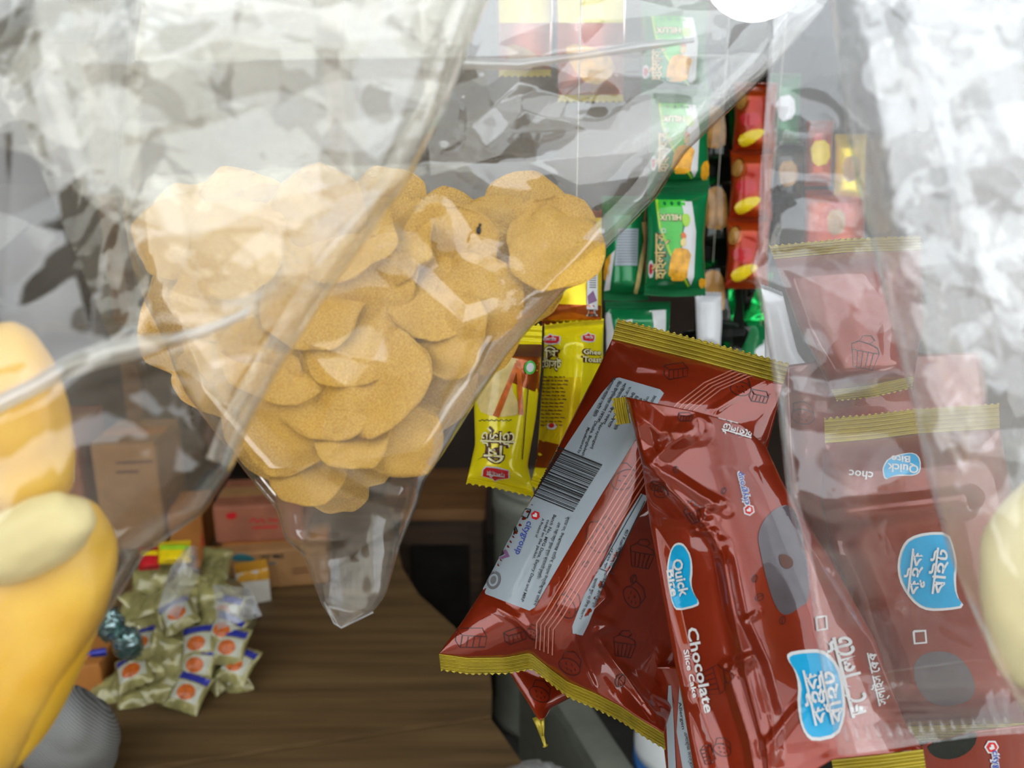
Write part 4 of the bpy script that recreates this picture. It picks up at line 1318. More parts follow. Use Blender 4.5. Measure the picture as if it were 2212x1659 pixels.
def wafer_mesh(seed):
    r = np.random.default_rng(seed)
    n, m = 18, 18
    u = np.linspace(-1, 1, n)[None, :]
    v = np.linspace(-1, 1, m)[:, None]
    # square-ish puffed pillow, curled
    X = u * np.sqrt(1 - v * v / 2.6)
    Y = v * np.sqrt(1 - u * u / 2.6)
    puff = (1 - np.abs(u) ** 3) * (1 - np.abs(v) ** 3)
    Zc = 0.14 * r.uniform(-1, 1) * (X * math.cos(seed) + Y * math.sin(seed)) ** 2 + 0.10 * vnoise(X * 2.2 + seed, Y * 2.2, seed) + 0.13 * crumple(X, Y, 0.6, seed, 6)
    X = X * (1 + 0.10 * vnoise(Y * 2.3 + seed, X * 0.7, seed + 2))
    Y = Y * (1 + 0.10 * vnoise(X * 2.3 - seed, Y * 0.7, seed + 4))
    zt = Zc + 0.10 * puff + 0.02 * vnoise(X * 7, Y * 7, seed)
    zb = Zc - 0.05 * puff
    A1 = np.stack([X, Y, zt], -1).reshape(-1, 3)
    A2 = np.stack([X, Y, zb], -1).reshape(-1, 3)
    V = np.concatenate([A1, A2]) * [1, r.uniform(.7, 1), 1]
    o = n * m
    F = grid_faces(m, n) + grid_faces(m, n, o, True)
    for i in range(n - 1):
        F += [(i + 1, i, i + o, i + 1 + o), ((m - 1) * n + i, (m - 1) * n + i + 1, (m - 1) * n + i + 1 + o, (m - 1) * n + i + o)]
    for i in range(m - 1):
        F += [(i * n, (i + 1) * n, (i + 1) * n + o, i * n + o), ((i + 1) * n + n - 1, i * n + n - 1, i * n + n - 1 + o, (i + 1) * n + n - 1 + o)]
    return mesh('fried_wafer', V, F, M['chip'])


WM = [wafer_mesh(s) for s in range(1, 9)]
r = np.random.default_rng(11)
LAYERS = [(0.425, 118, 100, 0.030), (0.408, 112, 96, 0.028), (0.388, 118, 98, 0.026)]
for li, (d0, sx, sy, sz) in enumerate(LAYERS):
    row = 0
    for yy in np.arange(400 + 20 * li, 1100, sy):
        row += 1
        for xx in np.arange(280, 1380, sx):
            x = xx + r.uniform(-30, 30) + (sx / 2 if row % 2 else 0)
            y = yy + r.uniform(-24, 24)
            rx = float(xl(y, WR_)) - 112 - (22 if li == 0 else 0)
            lx = float(xl(y, WL)) + (100 if y < 700 else 84)
            if x > rx or x < lx or y < 450 or y > 1030 or (li == 2 and r.random() < 0.12):
                continue
            o = bpy.data.objects.new('fried_wafer', WM[int(r.integers(0, 8))])
            COL.objects.link(o)
            d = d0 + r.uniform(-0.004, 0.004) + 0.006 * (y > 950)
            o.location = Vector(W(np.array([x, y, d])))
            k = sz * r.uniform(0.85, 1.1) * (0.8 if y > 940 else 1)
            o.scale = (k, k, k)
            o.rotation_mode = 'ZXY'
            o.rotation_euler = (math.pi / 2 - PITCH + r.normal(0, .25), r.normal(0, .25), r.uniform(0, 6.28))
            o['label'] = 'golden fried wafer packed among others inside the large clear bag'
            o['category'] = 'wafer'
            o['group'] = 'fried wafers in the large clear bag'

# bread bag (front, far left)
BR = [(1110, -120), (1030, 60), (965, 240), (880, 400), (700, 650), (600, 810), (535, 930), (504, 1012), (440, 1108), (312, 1196), (232, 1330), (130, 1480), (30, 1660), (-20, 1760)]
BLx = -330


def left_mask(X, Y):
    return np.clip(1.2 - np.clip((Y - 650) / 500, 0, 1) * 0.45 + 0.3 * vnoise(X / 200, Y / 200, 19), 0.2, 1.5)


BAG1, sb1, gb1 = bag(
    'bread_bag', 'cloudy crumpled clear bag of golden bread filling the upper corner', T=[(BLx, -120, .29), (1110, -120, .29)], B=[(BLx, 1760, .29), (-20, 1760, .29)],
    L=[(BLx, -120, .29), (BLx, 1760, .29)], R=[(x, y, .29 - 0.0) for x, y in BR],
    mat=M['film_left'], thick=0.045, nu=330, nv=380, seed=301, wr=0.013, wscale=260, fine=0.0022, fscale=95, prof=0.35, wmask=left_mask,
    ridges=[([(-20, 915), (100, 862), (200, 798), (300, 764), (380, 748), (460, 726), (540, 690)], 42, 0.005, False), ([(60, 60), (30, 130)], 30, 0.004, False), ([(620, 590), (560, 660)], 60, 0.007, False),
            ([(960, 240), (880, 390), (690, 640), (590, 800)], 20, 0.003, True), ([(100, 0), (180, 330), (260, 700)], 30, 0.008, True),
            ([(200, 420), (250, 700), (300, 760)], 24, 0.006, True), ([(240, 840), (340, 900), (380, 870)], 16, 0.004, True),
            ([(380, 880), (440, 960), (500, 1010)], 16, 0.003, True), ([(0, 160), (90, 80)], 16, 0.006, True), ([(480, 640), (560, 560), (680, 470)], 20, 0.005, True)])


def neck_fold(root, T, B, L, R, d, mat, seed, wr, wscale, nu=160, nv=160, aniso=None):
    a = [[(x, y, d) for x, y in q] for q in (T, B, L, R)]
    G, u, v = coons(*a, nu, nv, 3)
    G[..., 2] -= crumple(G[..., 0], G[..., 1], wscale, seed, 6, 0.3, aniso) * wr + crumple(G[..., 0], G[..., 1], wscale * 0.45, seed + 9, 5, 0.3) * wr * 0.34
    part(root, 'neck_fold', W(G).reshape(-1, 3), grid_faces(nv, nu), mat)


neck_fold(BAG1, [(-330, -120), (1040, -120)], [(-330, 260), (60, 330), (300, 520), (560, 690), (700, 560)], [(-330, -120), (-330, 260)], [(1040, -120), (930, 240), (840, 400), (700, 560)], .268, M['film_neck'], 611, 0.014, 230)
neck_fold(BAG2, [(900, -80), (1780, -80)], [(930, 380), (1100, 330), (1250, 400), (1400, 380)], [(900, -80), (930, 380)], [(1780, -80), (1640, 120), (1400, 380)], .372, M['film_mid'], 701, 0.012, 220)
neck_fold(BAG1, [(60, -120), (1000, -120)], [(180, 420), (420, 520), (600, 430), (820, 380)], [(60, -120), (100, 200), (180, 420)], [(1000, -120), (820, 380)], .262, M['film_neck'], 623, 0.013, 180)
neck_fold(BAG1, [(-200, -120), (330, -120)], [(200, 640), (250, 760), (330, 720)], [(-200, -120), (60, 300), (200, 640)], [(330, -120), (300, 300), (330, 720)], .300, M['film_left'], 641, 0.010, 110, aniso=0.2)


def strip(root, name, up, lo, d, mat, seed, wr=0.0012, bow=0.003):
    n, m = 120, 14
    a, b = poly([(x, y, d) for x, y in up], n), poly([(x, y, d) for x, y in lo], n)
    t = np.linspace(0, 1, m)[:, None, None]
    G = (1 - t) * a[None] + t * b[None]
    G[..., 2] -= bow * np.sin(math.pi * t[..., 0]) + crumple(G[..., 0], G[..., 1], 60, seed, 6) * wr
    part(root, name, W(G).reshape(-1, 3), grid_faces(m, n), mat)


strip(BAG1, 'whitened_fold', [(-40, 868), (60, 822), (140, 772), (220, 738), (300, 722), (370, 722), (450, 700), (540, 664)],
      [(-40, 912), (70, 858), (150, 815), (230, 790), (310, 772), (365, 748), (440, 728), (535, 686)], .243, M['film_fold_sheen'], 3)  # real fold, its white reflection painted in by the hazy film
strip(BAG1, 'side_hem', [(x - 58, y - 22) for x, y in BR[:8]], [(x - 4, y - 3) for x, y in BR[:8]], .285, M['film_hem'], 5, 0.0008, 0.001)
strip(BAG2, 'side_hem', [(x - 46, y - 30) for x, y in WR_[1:11]], [(x - 4, y - 3) for x, y in WR_[1:11]], .392, M['film_hem'], 7, 0.0008, 0.001)
strip(BAG2, 'whitened_fold', [(1000, 120), (1120, 128), (1260, 112), (1380, 88), (1500, 82)], [(1000, 150), (1120, 150), (1260, 128), (1380, 112), (1500, 92)], .352, M['film_fold_sheen'], 9)


def loaf(name, label, x, y, d, rx, ry, rd, mat, rot, seed, group=None):
    n, m = 40, 28
    V = []
    for i in range(m + 1):
        th = math.pi * i / m
        for k in range(n):
            ph = 2 * math.pi * k / n
            a, b, c = math.sin(th) * math.cos(ph), math.cos(th), math.sin(th) * math.sin(ph)
            sup = lambda t: math.copysign(abs(t) ** 0.82, t)
            nz = 1 + 0.07 * float(vnoise(np.array(a * 1.7 + seed), np.array(b * 1.7 + c), seed)) + 0.02 * float(vnoise(np.array(a * 5 + seed), np.array(b * 5 + c * 3), seed))
            px, py = sup(a) * rx * nz, sup(b) * ry * nz
            V.append((x + px * math.cos(rot) - py * math.sin(rot), y + px * math.sin(rot) + py * math.cos(rot), d + sup(c) * rd * nz))
    F = []
    for i in range(m):
        for k in range(n):
            F.append((i * n + k, (i + 1) * n + k, (i + 1) * n + (k + 1) % n, i * n + (k + 1) % n))
    return single(name, W(np.array(V)), F, mat, label, 'bread', group)


loaf('bread_roll', 'golden bread roll, upper one seen through the cloudy bag at the frame edge', 10, 905, .292, 148, 205, .028, M['bread'], -0.25, 3)
L2 = loaf('bread_roll', 'large golden bread roll at the bottom of the cloudy bag', 40, 1370, .297, 160, 325, .026, M['bread'], 0.42, 5)
loaf('bread_roll', 'pale cream lump painted as the highlight on the large golden roll', 62, 1165, .272, 150, 78, .014, M['breadpale'], -0.45, 8)  # pale lump puts the roll's bright highlight into its colour

# cellophane bag over the cake packets
CL = [(1660, -60), (1657, 160), (1642, 380), (1636, 540), (1620, 582), (1640, 650), (1662, 760), (1682, 900), (1702, 1090), (1742, 1220), (1768, 1400), (1790, 1530), (1812, 1632)]
CELL, sc1, gc1 = bag(
    'cellophane_bag', 'crisp clear cellophane bag with a flat sealed foot, hung over the cake packets', T=[(1660, -60, .345), (2300, -60, .345)],
    B=[(1812, 1632, .345), (1900, 1622, .345), (2000, 1606, .345), (2120, 1590, .345), (2300, 1578, .345)], L=[(x, y, .345) for x, y in CL], R=[(2300, -60, .345), (2300, 1578, .345)],
    mat=M['film_clear'], thick=0.014, nu=240, nv=330, seed=401, wr=0.0065, wscale=200, fine=0.0010, fscale=70, prof=0.5,
    thick_fn=lambda v: np.clip((1 - v) / 0.1, 0.0, 1),
    ridges=[([(1740, 1060), (1850, 1075)], 85, 0.010, False), ([(1700, 290), (1740, 300)], 45, 0.0055, False), ([(1700, 480), (1800, 490)], 60, 0.007, False), ([(1640, 550), (1760, 610), (1880, 680)], 26, 0.004, True), ([(1690, 840), (1790, 860), (1930, 830)], 14, 0.003, True), ([(1700, 1090), (1800, 1130), (1860, 1110)], 26, 0.005, True),
            ([(1745, 1190), (1800, 1250), (1840, 1190)], 18, 0.004, True), ([(1890, 1140), (1905, 1200)], 7, 0.002, True), ([(1840, 1260), (1845, 1360)], 7, 0.002, True),
            ([(1650, 420), (1760, 430), (1850, 450)], 20, 0.003, True), ([(1700, 260), (1720, 300), (1690, 330)], 14, 0.004, True),
            ([(1815, 1542), (1960, 1530), (2120, 1528), (2212, 1520)], 7, 0.002, True), ([(1812, 1572), (1990, 1560), (2200, 1550)], 5, 0.0012, True)])
for i in range(16):
    x = 1830 + i * 23
    pts = W([(x - 5, 1570 - i * 1.6, .3435), (x, 1600 - i * 2.3, .343)])
    V, F = tube_vf(pts, [0.0003, 0.0009], 6)
    part(CELL, 'pressed_pleat', V, F, M['film_clear'])

# milky bag, nearest, far right
RL = [(1792, -60), (1800, 60), (1832, 300), (1872, 480), (1905, 620), (1940, 760), (1972, 880), (2010, 1060), (2055, 1210), (2108, 1340), (2160, 1450), (2212, 1545), (2260, 1640)]
RBAG, sr1, gr1 = bag(
    'milky_bag', 'milky creased clear bag of cream bread at the far edge, nearest the viewer', T=[(1792, -60, .275), (2600, -60, .275)], B=[(2260, 1640, .275), (2600, 1640, .275)],
    L=[(x, y, .275) for x, y in RL], R=[(2600, -60, .275), (2600, 1640, .275)], mat=M['film_right'], thick=0.032, nu=260, nv=330, seed=501, wr=0.0080, wscale=160, fine=0.0016, fscale=60,
    prof=0.6, aniso=-0.25,
    ridges=[([(1940, 0), (2010, 250), (2120, 600), (2200, 800)], 16, 0.006, True), ([(1960, 480), (2000, 420), (2110, 390)], 22, 0.005, True), ([(2080, 640), (2160, 590)], 22, 0.005, True),
            ([(2060, 0), (2160, 260), (2212, 400)], 26, 0.007, True), ([(1860, 0), (1910, 300), (1960, 620)], 18, 0.004, True), ([(2110, 800), (2160, 860), (2212, 900)], 18, 0.004, True)])
neck_fold(RBAG, [(1850, -60), (2400, -60)], [(2100, 900), (2220, 1000), (2400, 900)], [(1850, -60), (1930, 400), (2100, 900)], [(2400, -60), (2400, 900)], .262, M['film_right'], 651, 0.010, 160, aniso=-0.25)
neck_fold(RBAG, [(1960, -60), (2400, -60)], [(2150, 640), (2260, 700), (2400, 660)], [(1960, -60), (2030, 300), (2150, 640)], [(2400, -60), (2400, 660)], .256, M['film_right'], 661, 0.010, 130, aniso=-0.3)
loaf('bread_roll', 'pale cream bread roll inside the milky bag at the far edge', 2330, 1260, .29, 215, 250, .022, M['breadpale'], -0.12, 12)

# =================================================================== ON THE COUNTER
def project(P):
    v = np.asarray(P, float) - CAM
    d = v @ FWD
    return CX + FPX * (v @ RGT) / d, CY - FPX * (v @ UPV) / d, d


def carton(label, pl, pr, ytop, depth, z0, mat, cat='carton', name='carton', lid=None, tape=None):
    P0, P1 = hitz(pl[0], pl[1], z0), hitz(pr[0], pr[1], z0)
    ex = (P1 - P0)
    w = np.linalg.norm(ex)
    ex /= w
    ey = np.array([-ex[1], ex[0], 0])
    lo, hi = 0.0, 1.2
    mid = (P0 + P1) / 2
    for _ in range(40):
        m = (lo + hi) / 2
        if project(mid + np.array([0, 0, m]))[1] > ytop:
            lo = m
        else:
            hi = m
    h = lo
    c = mid + ey * depth / 2 + np.array([0, 0, h / 2])
    root = thing(name, label, cat, (c[0], c[1], z0))
    V, F = box_vf(c, (w, depth, h), [ex, ey, (0, 0, 1)])
    part(root, 'body', V, F, mat, smooth_=False)
    s = Surf(V, F)
    for k in (-1, 1):
        V2, F2 = box_vf(c + np.array([0, 0, h / 2 + 0.0012]) + ey * k * (depth * 0.2465), (w * 0.985, depth * 0.488, 0.0024), [ex, ey, (0, 0, 1)])
        part(root, 'flap', V2, F2, lid or mat, smooth_=False)
    if tape:
        V2, F2 = box_vf(c + np.array([0, 0, h / 2 + 0.003]), (w * 0.99, 0.045, 0.001), [ex, ey, (0, 0, 1)])
        part(root, 'tape', V2, F2, tape, smooth_=False)
    root['top'] = z0 + h
    return root, s


CT1, sct = carton('brown milk carton with teal swoosh and black lettering on the counter', (482, 1280), (712, 1262), 1188, 0.10, ZT, M['card'], tape=M['cardor'])
M['teal'] = pmat('teal_print', (0.02, 0.13, 0.15), 0.6)
dpoly(CT1, 'swoosh', sct, chaikin([(498, 1206), (512, 1194), (545, 1200), (556, 1216), (552, 1222), (535, 1210), (510, 1212)], 1), M['teal'], 0.001)
dtext(CT1, sct, 'UHT MILK', 588, 1202, 13, -3, M['black'], 0.0012, 0.03, width=52)
dstroke(CT1, 'faded_print', sct, [[(566, 1219), (578, 1217)], [(582, 1217), (596, 1215)]], 4, M['teal'], 0.001)
dstroke(CT1, 'print_line', sct, [[(632, 1230), (665, 1226)], [(632, 1238), (668, 1234)]], 2.5, M['brownp'], 0.001)
CT2, sct = carton('reddish brown carton stacked behind and above the milk carton', (466, 1176), (660, 1166), 1092, 0.13, CT1['top'] + 0.004, M['cardred'], tape=M['card'])
dstroke(CT2, 'faded_print', sct, [[(540, 1126), (548, 1120), (556, 1128), (566, 1120), (572, 1130)], [(545, 1140), (600, 1137)], [(580, 1122), (600, 1124)]], 4, M['redp'], 0.001)
dpoly(CT2, 'red_stamp', sct, chaikin([(488, 1108), (512, 1106), (510, 1120), (490, 1122)], 1), M['redp'], 0.001)
CT3, sct = carton('orange-brown carton with a dotted border, left of the reddish one', (372, 1206), (446, 1200), 1112, 0.12, ZT, M['cardor'])
dstroke(CT3, 'dotted_border', sct, [[(434, 1116 + 9 * i), (440, 1121 + 9 * i)] for i in range(8)], 5, M['redp'], 0.001)
CT7, sct = carton('tall brown carton standing behind the bread bag', (70, 1200), (200, 1192), 930, 0.16, ZT, M['cardred'], tape=M['card'])
dpoly(CT7, 'pale_stamp', sct, [(90, 1000), (160, 996), (160, 1040), (90, 1044)], M['cardwhite'], 0.001)
CT8, sct = carton('square orange-brown carton behind the sweets, beside the dotted one', (225, 1192), (362, 1186), 960, 0.16, ZT, M['card'], tape=M['cardor'])
dstroke(CT8, 'print_line', sct, [[(250, 1000), (330, 996)], [(250, 1020), (300, 1018)]], 6, M['brownp'], 0.001)
CT4, sct = carton('small open tan carton flap behind the sweets', (424, 1266), (478, 1262), 1214, 0.06, ZT, M['cardor'])
CT5, sct = carton('small yellow and white carton standing beside the milk carton', (515, 1312), (586, 1298), 1234, 0.035, ZT, M['cardwhite'], lid=M['cardyel'])
dpoly(CT5, 'yellow_band', sct, [(514, 1234), (588, 1226), (588, 1250), (514, 1258)], M['cardyel'], 0.001)
dpoly(CT5, 'yellow_band', sct, [(490, 1222), (510, 1236), (510, 1262), (490, 1250)], M['cardyel'], 0.001)
CT6, sct = carton('plain orange carton under the sweets near the grey cloth', (120, 1512), (226, 1502), 1440, 0.14, ZT, M['cardor'])

# polythene sack under the sweets
c0 = np.array([-0.53, 1.175, ZT])
n, m = 60, 40
th = np.linspace(0, 2 * np.pi, n + 1)[:-1][None, :]
ph = np.linspace(0, 1, m)[:, None]
rad = 1 - ph ** 1.25
H = 0.105
X = c0[0] + rad * 0.09 * np.cos(th)
Y = c0[1] + rad * 0.135 * np.sin(th)
Z = c0[2] + 0.002 + H * np.sin(ph * math.pi / 2) * np.ones_like(th)
bmp = 0.012 * crumple(np.cos(th) * 60 + ph * 80, np.sin(th) * 60 + ph * 80, 30, 5)
X, Y = X + bmp * np.cos(th) * rad, Y + bmp * np.sin(th) * rad
V = np.stack([X, Y, Z], -1).reshape(-1, 3)
F = []
for i in range(m - 1):
    for k in range(n):
        F.append((i * n + k, i * n + (k + 1) % n, (i + 1) * n + (k + 1) % n, (i + 1) * n + k))
sack = thing('sweet_sack', 'crumpled grey polythene sack spilling wrapped sweets onto the counter', 'plastic bag', (c0[0], c0[1], ZT))
part(sack, 'sack_body', V, F, pmat('dark_olive_wrap', (0.16, 0.14, 0.07), 0.4, 0, 0.4, 0.3, 40))  # plain dark olive tone over the whole mound


def flap_sheet(pts, d, seed, wr):
    T, B, L, R = [[(x, y, d) for x, y in q] for q in pts]
    G, u, v = coons(T, B, L, R, 40, 40, 2)
    G[..., 2] -= crumple(G[..., 0], G[..., 1], 40, seed) * wr + 0.01 * np.sin(math.pi * u)
    return W(G).reshape(-1, 3), grid_faces(40, 40)


V, F = flap_sheet([[(402, 1182), (424, 1178)], [(340, 1320), (385, 1335)], [(402, 1182), (366, 1230), (340, 1320)], [(424, 1178), (432, 1240), (385, 1335)]], 1.13, 3, 0.02)
part(sack, 'sack_mouth', V, F, M['film_grey'])
V, F = flap_sheet([[(460, 1262), (540, 1270)], [(470, 1360), (566, 1330)], [(460, 1262), (470, 1360)], [(540, 1270), (566, 1330)]], 1.13, 4, 0.02)
part(sack, 'sack_mouth', V, F, M['film_grey'])


def candy_proto():
    n, m = 16, 18
    u = np.linspace(-1, 1, n)[None, :]
    v = np.linspace(-1, 1, m)[:, None]
    wid = 0.021 * (1 - 0.10 * np.cos(v * math.pi / 2)) * np.ones_like(u)
    X = u * wid
    Y = v * 0.0215 * np.ones_like(u)
    pf = (1 - np.abs(u) ** 2.4) * (1 - np.abs(v) ** 2.6)
    cr = 0.0012 * np.sin(u * 14) * np.abs(v) ** 3
    zt = 0.0095 * pf + cr
    zb = -0.0065 * pf + cr - 0.0004
    T = np.stack([X, Y, zt], -1).reshape(-1, 3)
    Bt = np.stack([X, Y, zb], -1).reshape(-1, 3)
    V = np.concatenate([T, Bt])
    o = n * m
    F = grid_faces(m, n) + grid_faces(m, n, o, True)
    for i in range(m - 1):
        F += [(i * n, (i + 1) * n, (i + 1) * n + o, i * n + o), ((i + 1) * n + n - 1, i * n + n - 1, i * n + n - 1 + o, (i + 1) * n + n - 1 + o)]
    body = mesh('wrapper', V, F, M['candy'])

    def patch(fn, mat, off, name):
        nn = 12
        P = []
        for a in np.linspace(0, 1, nn):
            for b in np.linspace(0, 1, nn):
                x, y = fn(a, b)
                uu, vv = x / 0.0195, y / 0.0215
                P.append((x, y, 0.0095 * (1 - abs(uu) ** 2.4) * (1 - abs(vv) ** 2.6) + 0.0012 * math.sin(uu * 14) * abs(vv) ** 3 + off))
        return mesh(name, P, grid_faces(nn, nn), mat)
    dot = patch(lambda a, b: (0.0105 * a * math.cos(6.2832 * b), -0.003 + 0.0085 * a * math.sin(6.2832 * b)), M['odot'], 0.0006, 'orange_dot')
    band = patch(lambda a, b: (-0.017 + 0.034 * a, 0.0095 + 0.0085 * b), M['candyb'], 0.0004, 'blue_band')
    mid = patch(lambda a, b: (-0.015 + 0.030 * a, -0.012 + 0.020 * b), M['candyw'], 0.0003, 'white_panel')
    return body, dot, band, mid


CB, CD, CBAND, CMID = candy_proto()


def candy(x, y, h, rot, dot, label, tilt=0.75, tx=0.0):
    P = hitz(x, y, ZT + h)
    if dot:
        P = P + (CAM - P) * 0.022
    o = thing('wrapped_sweet', label, 'sweet', P, 'wrapped sweets spilled on the counter')
    o.rotation_mode = 'ZXY'
    o.rotation_euler = (tilt, tx, math.radians(rot))
    for nm, me in (('wrapper', CB),) + ((('white_panel', CMID), ('orange_dot', CD), ('blue_band', CBAND)) if dot else ()):
        c = bpy.data.objects.new(nm, me)
        COL.objects.link(c)
        c.parent = o
    o.scale = (1.3, 1.3, 1.3) if dot else (1.2, 1.2, 1.2)
    return o


DOTS = [(490, 1322, .075, -6, 'wrapped sweet with orange dot under a bright blue band, highest and nearest the yellow carton'),
        (384, 1328, .085, 38, 'wrapped sweet with orange dot lying sideways at the middle of the heap'),
        (312, 1392, .05, 20, 'wrapped sweet with orange dot beside the glittering green sweets'),
        (290, 1450, .022, 12, 'wrapped sweet with orange dot just above the orange carton corner'),
        (428, 1388, .055, -4, 'wrapped sweet with orange dot half tucked behind a lower one, centre of heap'),
        (424, 1432, .032, 2, 'wrapped sweet with large orange dot, directly above the frontmost one'),
        (412, 1494, .008, 0, 'wrapped sweet with large orange dot, frontmost of the heap'),
        (500, 1396, .05, -12, 'wrapped sweet with orange dot at the outer side of the heap, upper one'),
        (514, 1436, .025, -10, 'wrapped sweet with orange dot at the outer side of the heap, lower one'),
        (484, 1362, .065, -20, 'wrapped sweet with a sliver of orange, below the blue-banded one')]
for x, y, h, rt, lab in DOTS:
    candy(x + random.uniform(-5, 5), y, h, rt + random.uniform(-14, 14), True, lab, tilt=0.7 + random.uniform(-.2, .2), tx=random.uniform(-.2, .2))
PLAIN = [(320, 1262, .10, 30), (300, 1300, .085, 60), (345, 1236, .115, -20), (455, 1246, .105, 20), (472, 1282, .095, 70), (410, 1300, .10, 10), (446, 1336, .085, 40), (352, 1404, .06, 80),
         (372, 1364, .075, 15), (332, 1352, .075, -40), (334, 1444, .035, 50), (378, 1462, .022, 70), (262, 1494, .006, 80), (322, 1504, .003, 30), (352, 1482, .012, -10), (506, 1474, .006, 20),
         (470, 1458, .02, 65), (230, 1502, .004, 20), (402, 1262, .11, 50), (362, 1300, .095, -30), (466, 1216, .11, 10), (290, 1340, .07, 10), (330, 1310, .085, 5), (450, 1410, .045, 30), (380, 1420, .048, -30),
         (300, 1512, .002, 100), (345, 1502, .003, 60), (445, 1300, .10, -50), (430, 1270, .105, 15)]
r = np.random.default_rng(21)
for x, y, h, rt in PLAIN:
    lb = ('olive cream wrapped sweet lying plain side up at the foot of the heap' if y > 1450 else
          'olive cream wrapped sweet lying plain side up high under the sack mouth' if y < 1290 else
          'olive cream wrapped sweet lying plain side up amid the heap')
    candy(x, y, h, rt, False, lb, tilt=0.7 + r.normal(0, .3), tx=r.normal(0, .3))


def lump(name, label, cat, x, y, d, rx, ry, rd, mat, seed, amp=0.25, freq=4.0):
    n, m = 44, 32
    V = []
    for i in range(m + 1):
        t = math.pi * i / m
        k = np.arange(n) * 2 * math.pi / n
        a, b, c = math.sin(t) * np.cos(k), math.cos(t) * np.ones(n), math.sin(t) * np.sin(k)
        nz = 1 + amp * np.abs(vnoise(a * freq + seed, b * freq + c * freq * 0.7, seed))
        V.append(np.stack([x + a * rx * nz, y + b * ry * nz, d + c * rd * nz], -1))
    V = np.concatenate(V)
    F = []
    for i in range(m):
        for k in range(n):
            F.append((i * n + k, (i + 1) * n + k, (i + 1) * n + (k + 1) % n, i * n + (k + 1) % n))
    return single(name, W(V), F, mat, label, cat)


fl = thing('house_fly', 'tiny dark fly resting on the wafer bag film', 'fly', W(np.array([1035, 497, .352])))
for nm, (fx, fy, fr, fry) in (('abdomen', (1034, 498, 6, 9)), ('head', (1037, 486, 4, 4))):
    n_, m_ = 16, 12
    a_ = np.linspace(0, 2 * np.pi, n_, endpoint=False)[None, :]
    t_ = np.linspace(0, np.pi, m_)[:, None]
    P_ = np.stack([fx + fr * np.sin(t_) * np.cos(a_), fy + fry * np.cos(t_) * np.ones_like(a_), .352 + 0.0014 * np.sin(t_) * np.sin(a_)], -1)
    Fq = [(i * n_ + k, (i + 1) * n_ + k, (i + 1) * n_ + (k + 1) % n_, i * n_ + (k + 1) % n_) for i in range(m_ - 1) for k in range(n_)]
    part(fl, nm, W(P_).reshape(-1, 3), Fq, M['black'])
M['glitter'] = pmat('green_silver_foil', (0.02, 0.12, 0.09), 0.15, 0.7, 0.8, 0.0, 60, 0.4, 90, col2=(0.30, 0.38, 0.40))
lump('foil_sweet', 'glittering green foil sweet touching the golden bread bag', 'sweet', 238, 1348, 1.10, 30, 36, .018, M['glitter'], 3)
lump('foil_sweet', 'glittering green foil sweet resting on the heap edge', 'sweet', 276, 1390, 1.09, 32, 34, .018, M['glitter'], 6)
K, sk, _ = packet('sweet_tube', 'small blue and orange wrapper sticking out by the orange carton', 'wrapper', T=[(150, 1425, 1.08), (160, 1410, 1.08)], B=[(232, 1418, 1.08), (228, 1398, 1.08)],
                  L=[(150, 1425, 1.08), (232, 1418, 1.08)], R=[(160, 1410, 1.08), (228, 1398, 1.08)], bulge=0.008, mat=M['candyb'], nu=16, nv=30, seed=5, wr=0.001)
dpoly(K, 'orange_end', sk, [(150, 1400), (196, 1400), (198, 1430), (150, 1430)], M['odot'], 0.001)
for i, (x0, y0, x1, y1, mt, lab) in enumerate([(300, 1188, 344, 1228, 'redp', 'small red and yellow packet behind the sweets'), (342, 1176, 412, 1214, 'yelp', 'small bright yellow packet behind the sweets')]):
    K, sk, _ = packet('sweet_packet', lab, 'packet', T=[(x0, y0, 1.28), (x1, y0 - 4, 1.28)], B=[(x0, y1, 1.25), (x1, y1 - 4, 1.25)], L=[(x0, y0, 1.28), (x0, y1, 1.25)], R=[(x1, y0 - 4, 1.28), (x1, y1 - 4, 1.25)],
                      bulge=0.014, mat=M[mt], nu=24, nv=24, seal_top=5, seal_bot=5, seed=7 + i, wr=0.002, wscale=30, teeth=3)
    dpoly(K, 'yellow_band', sk, [(x0 + 4, y0 + 2), (x1 - 4, y0 + 2), (x1 - 4, y0 + 12), (x0 + 4, y0 + 12)], M['limey'] if i else M['yelp'], 0.001)

# grey ribbed cloth bundle at the counter edge
lump('cloth_bundle', 'rounded grey ribbed cloth bundle on the counter, below the bread bag', 'cloth', 150, 1592, 0.98, 108, 104, .07, M['cloth'], 9, 0.12, 1.3)
lump('cloth_bundle', 'dull green cloth fold beside the grey ribbed bundle', 'cloth', 40, 1650, 1.10, 52, 64, .03, M['greendark'], 12, 0.15, 1.5)

# =================================================================== BEYOND THE COUNTER
def leg_box(root, c, s, mat, name='leg'):
    V, F = box_vf(c, s)
    part(root, name, V, F, mat, smooth_=False)


st = thing('wooden_stool', 'low orange-brown wooden stool in the dark behind the counter', 'stool', (-0.21, 2.03, 0))
V, F = box_vf((-0.21, 2.05, 0.585), (0.28, 0.30, 0.03))
part(st, 'seat', V, F, M['wood2'], smooth_=False)
for a in (-1, 1):
    for b in (-1, 1):
        leg_box(st, (-0.21 + a * 0.115, 2.05 + b * 0.125, 0.284), (0.035, 0.035, 0.566), M['woodd'])
    leg_box(st, (-0.21 + a * 0.115, 2.05, 0.53), (0.025, 0.22, 0.07), M['woodd'], 'apron')
leg_box(st, (-0.21, 1.925, 0.53), (0.20, 0.025, 0.07), M['woodd'], 'apron')

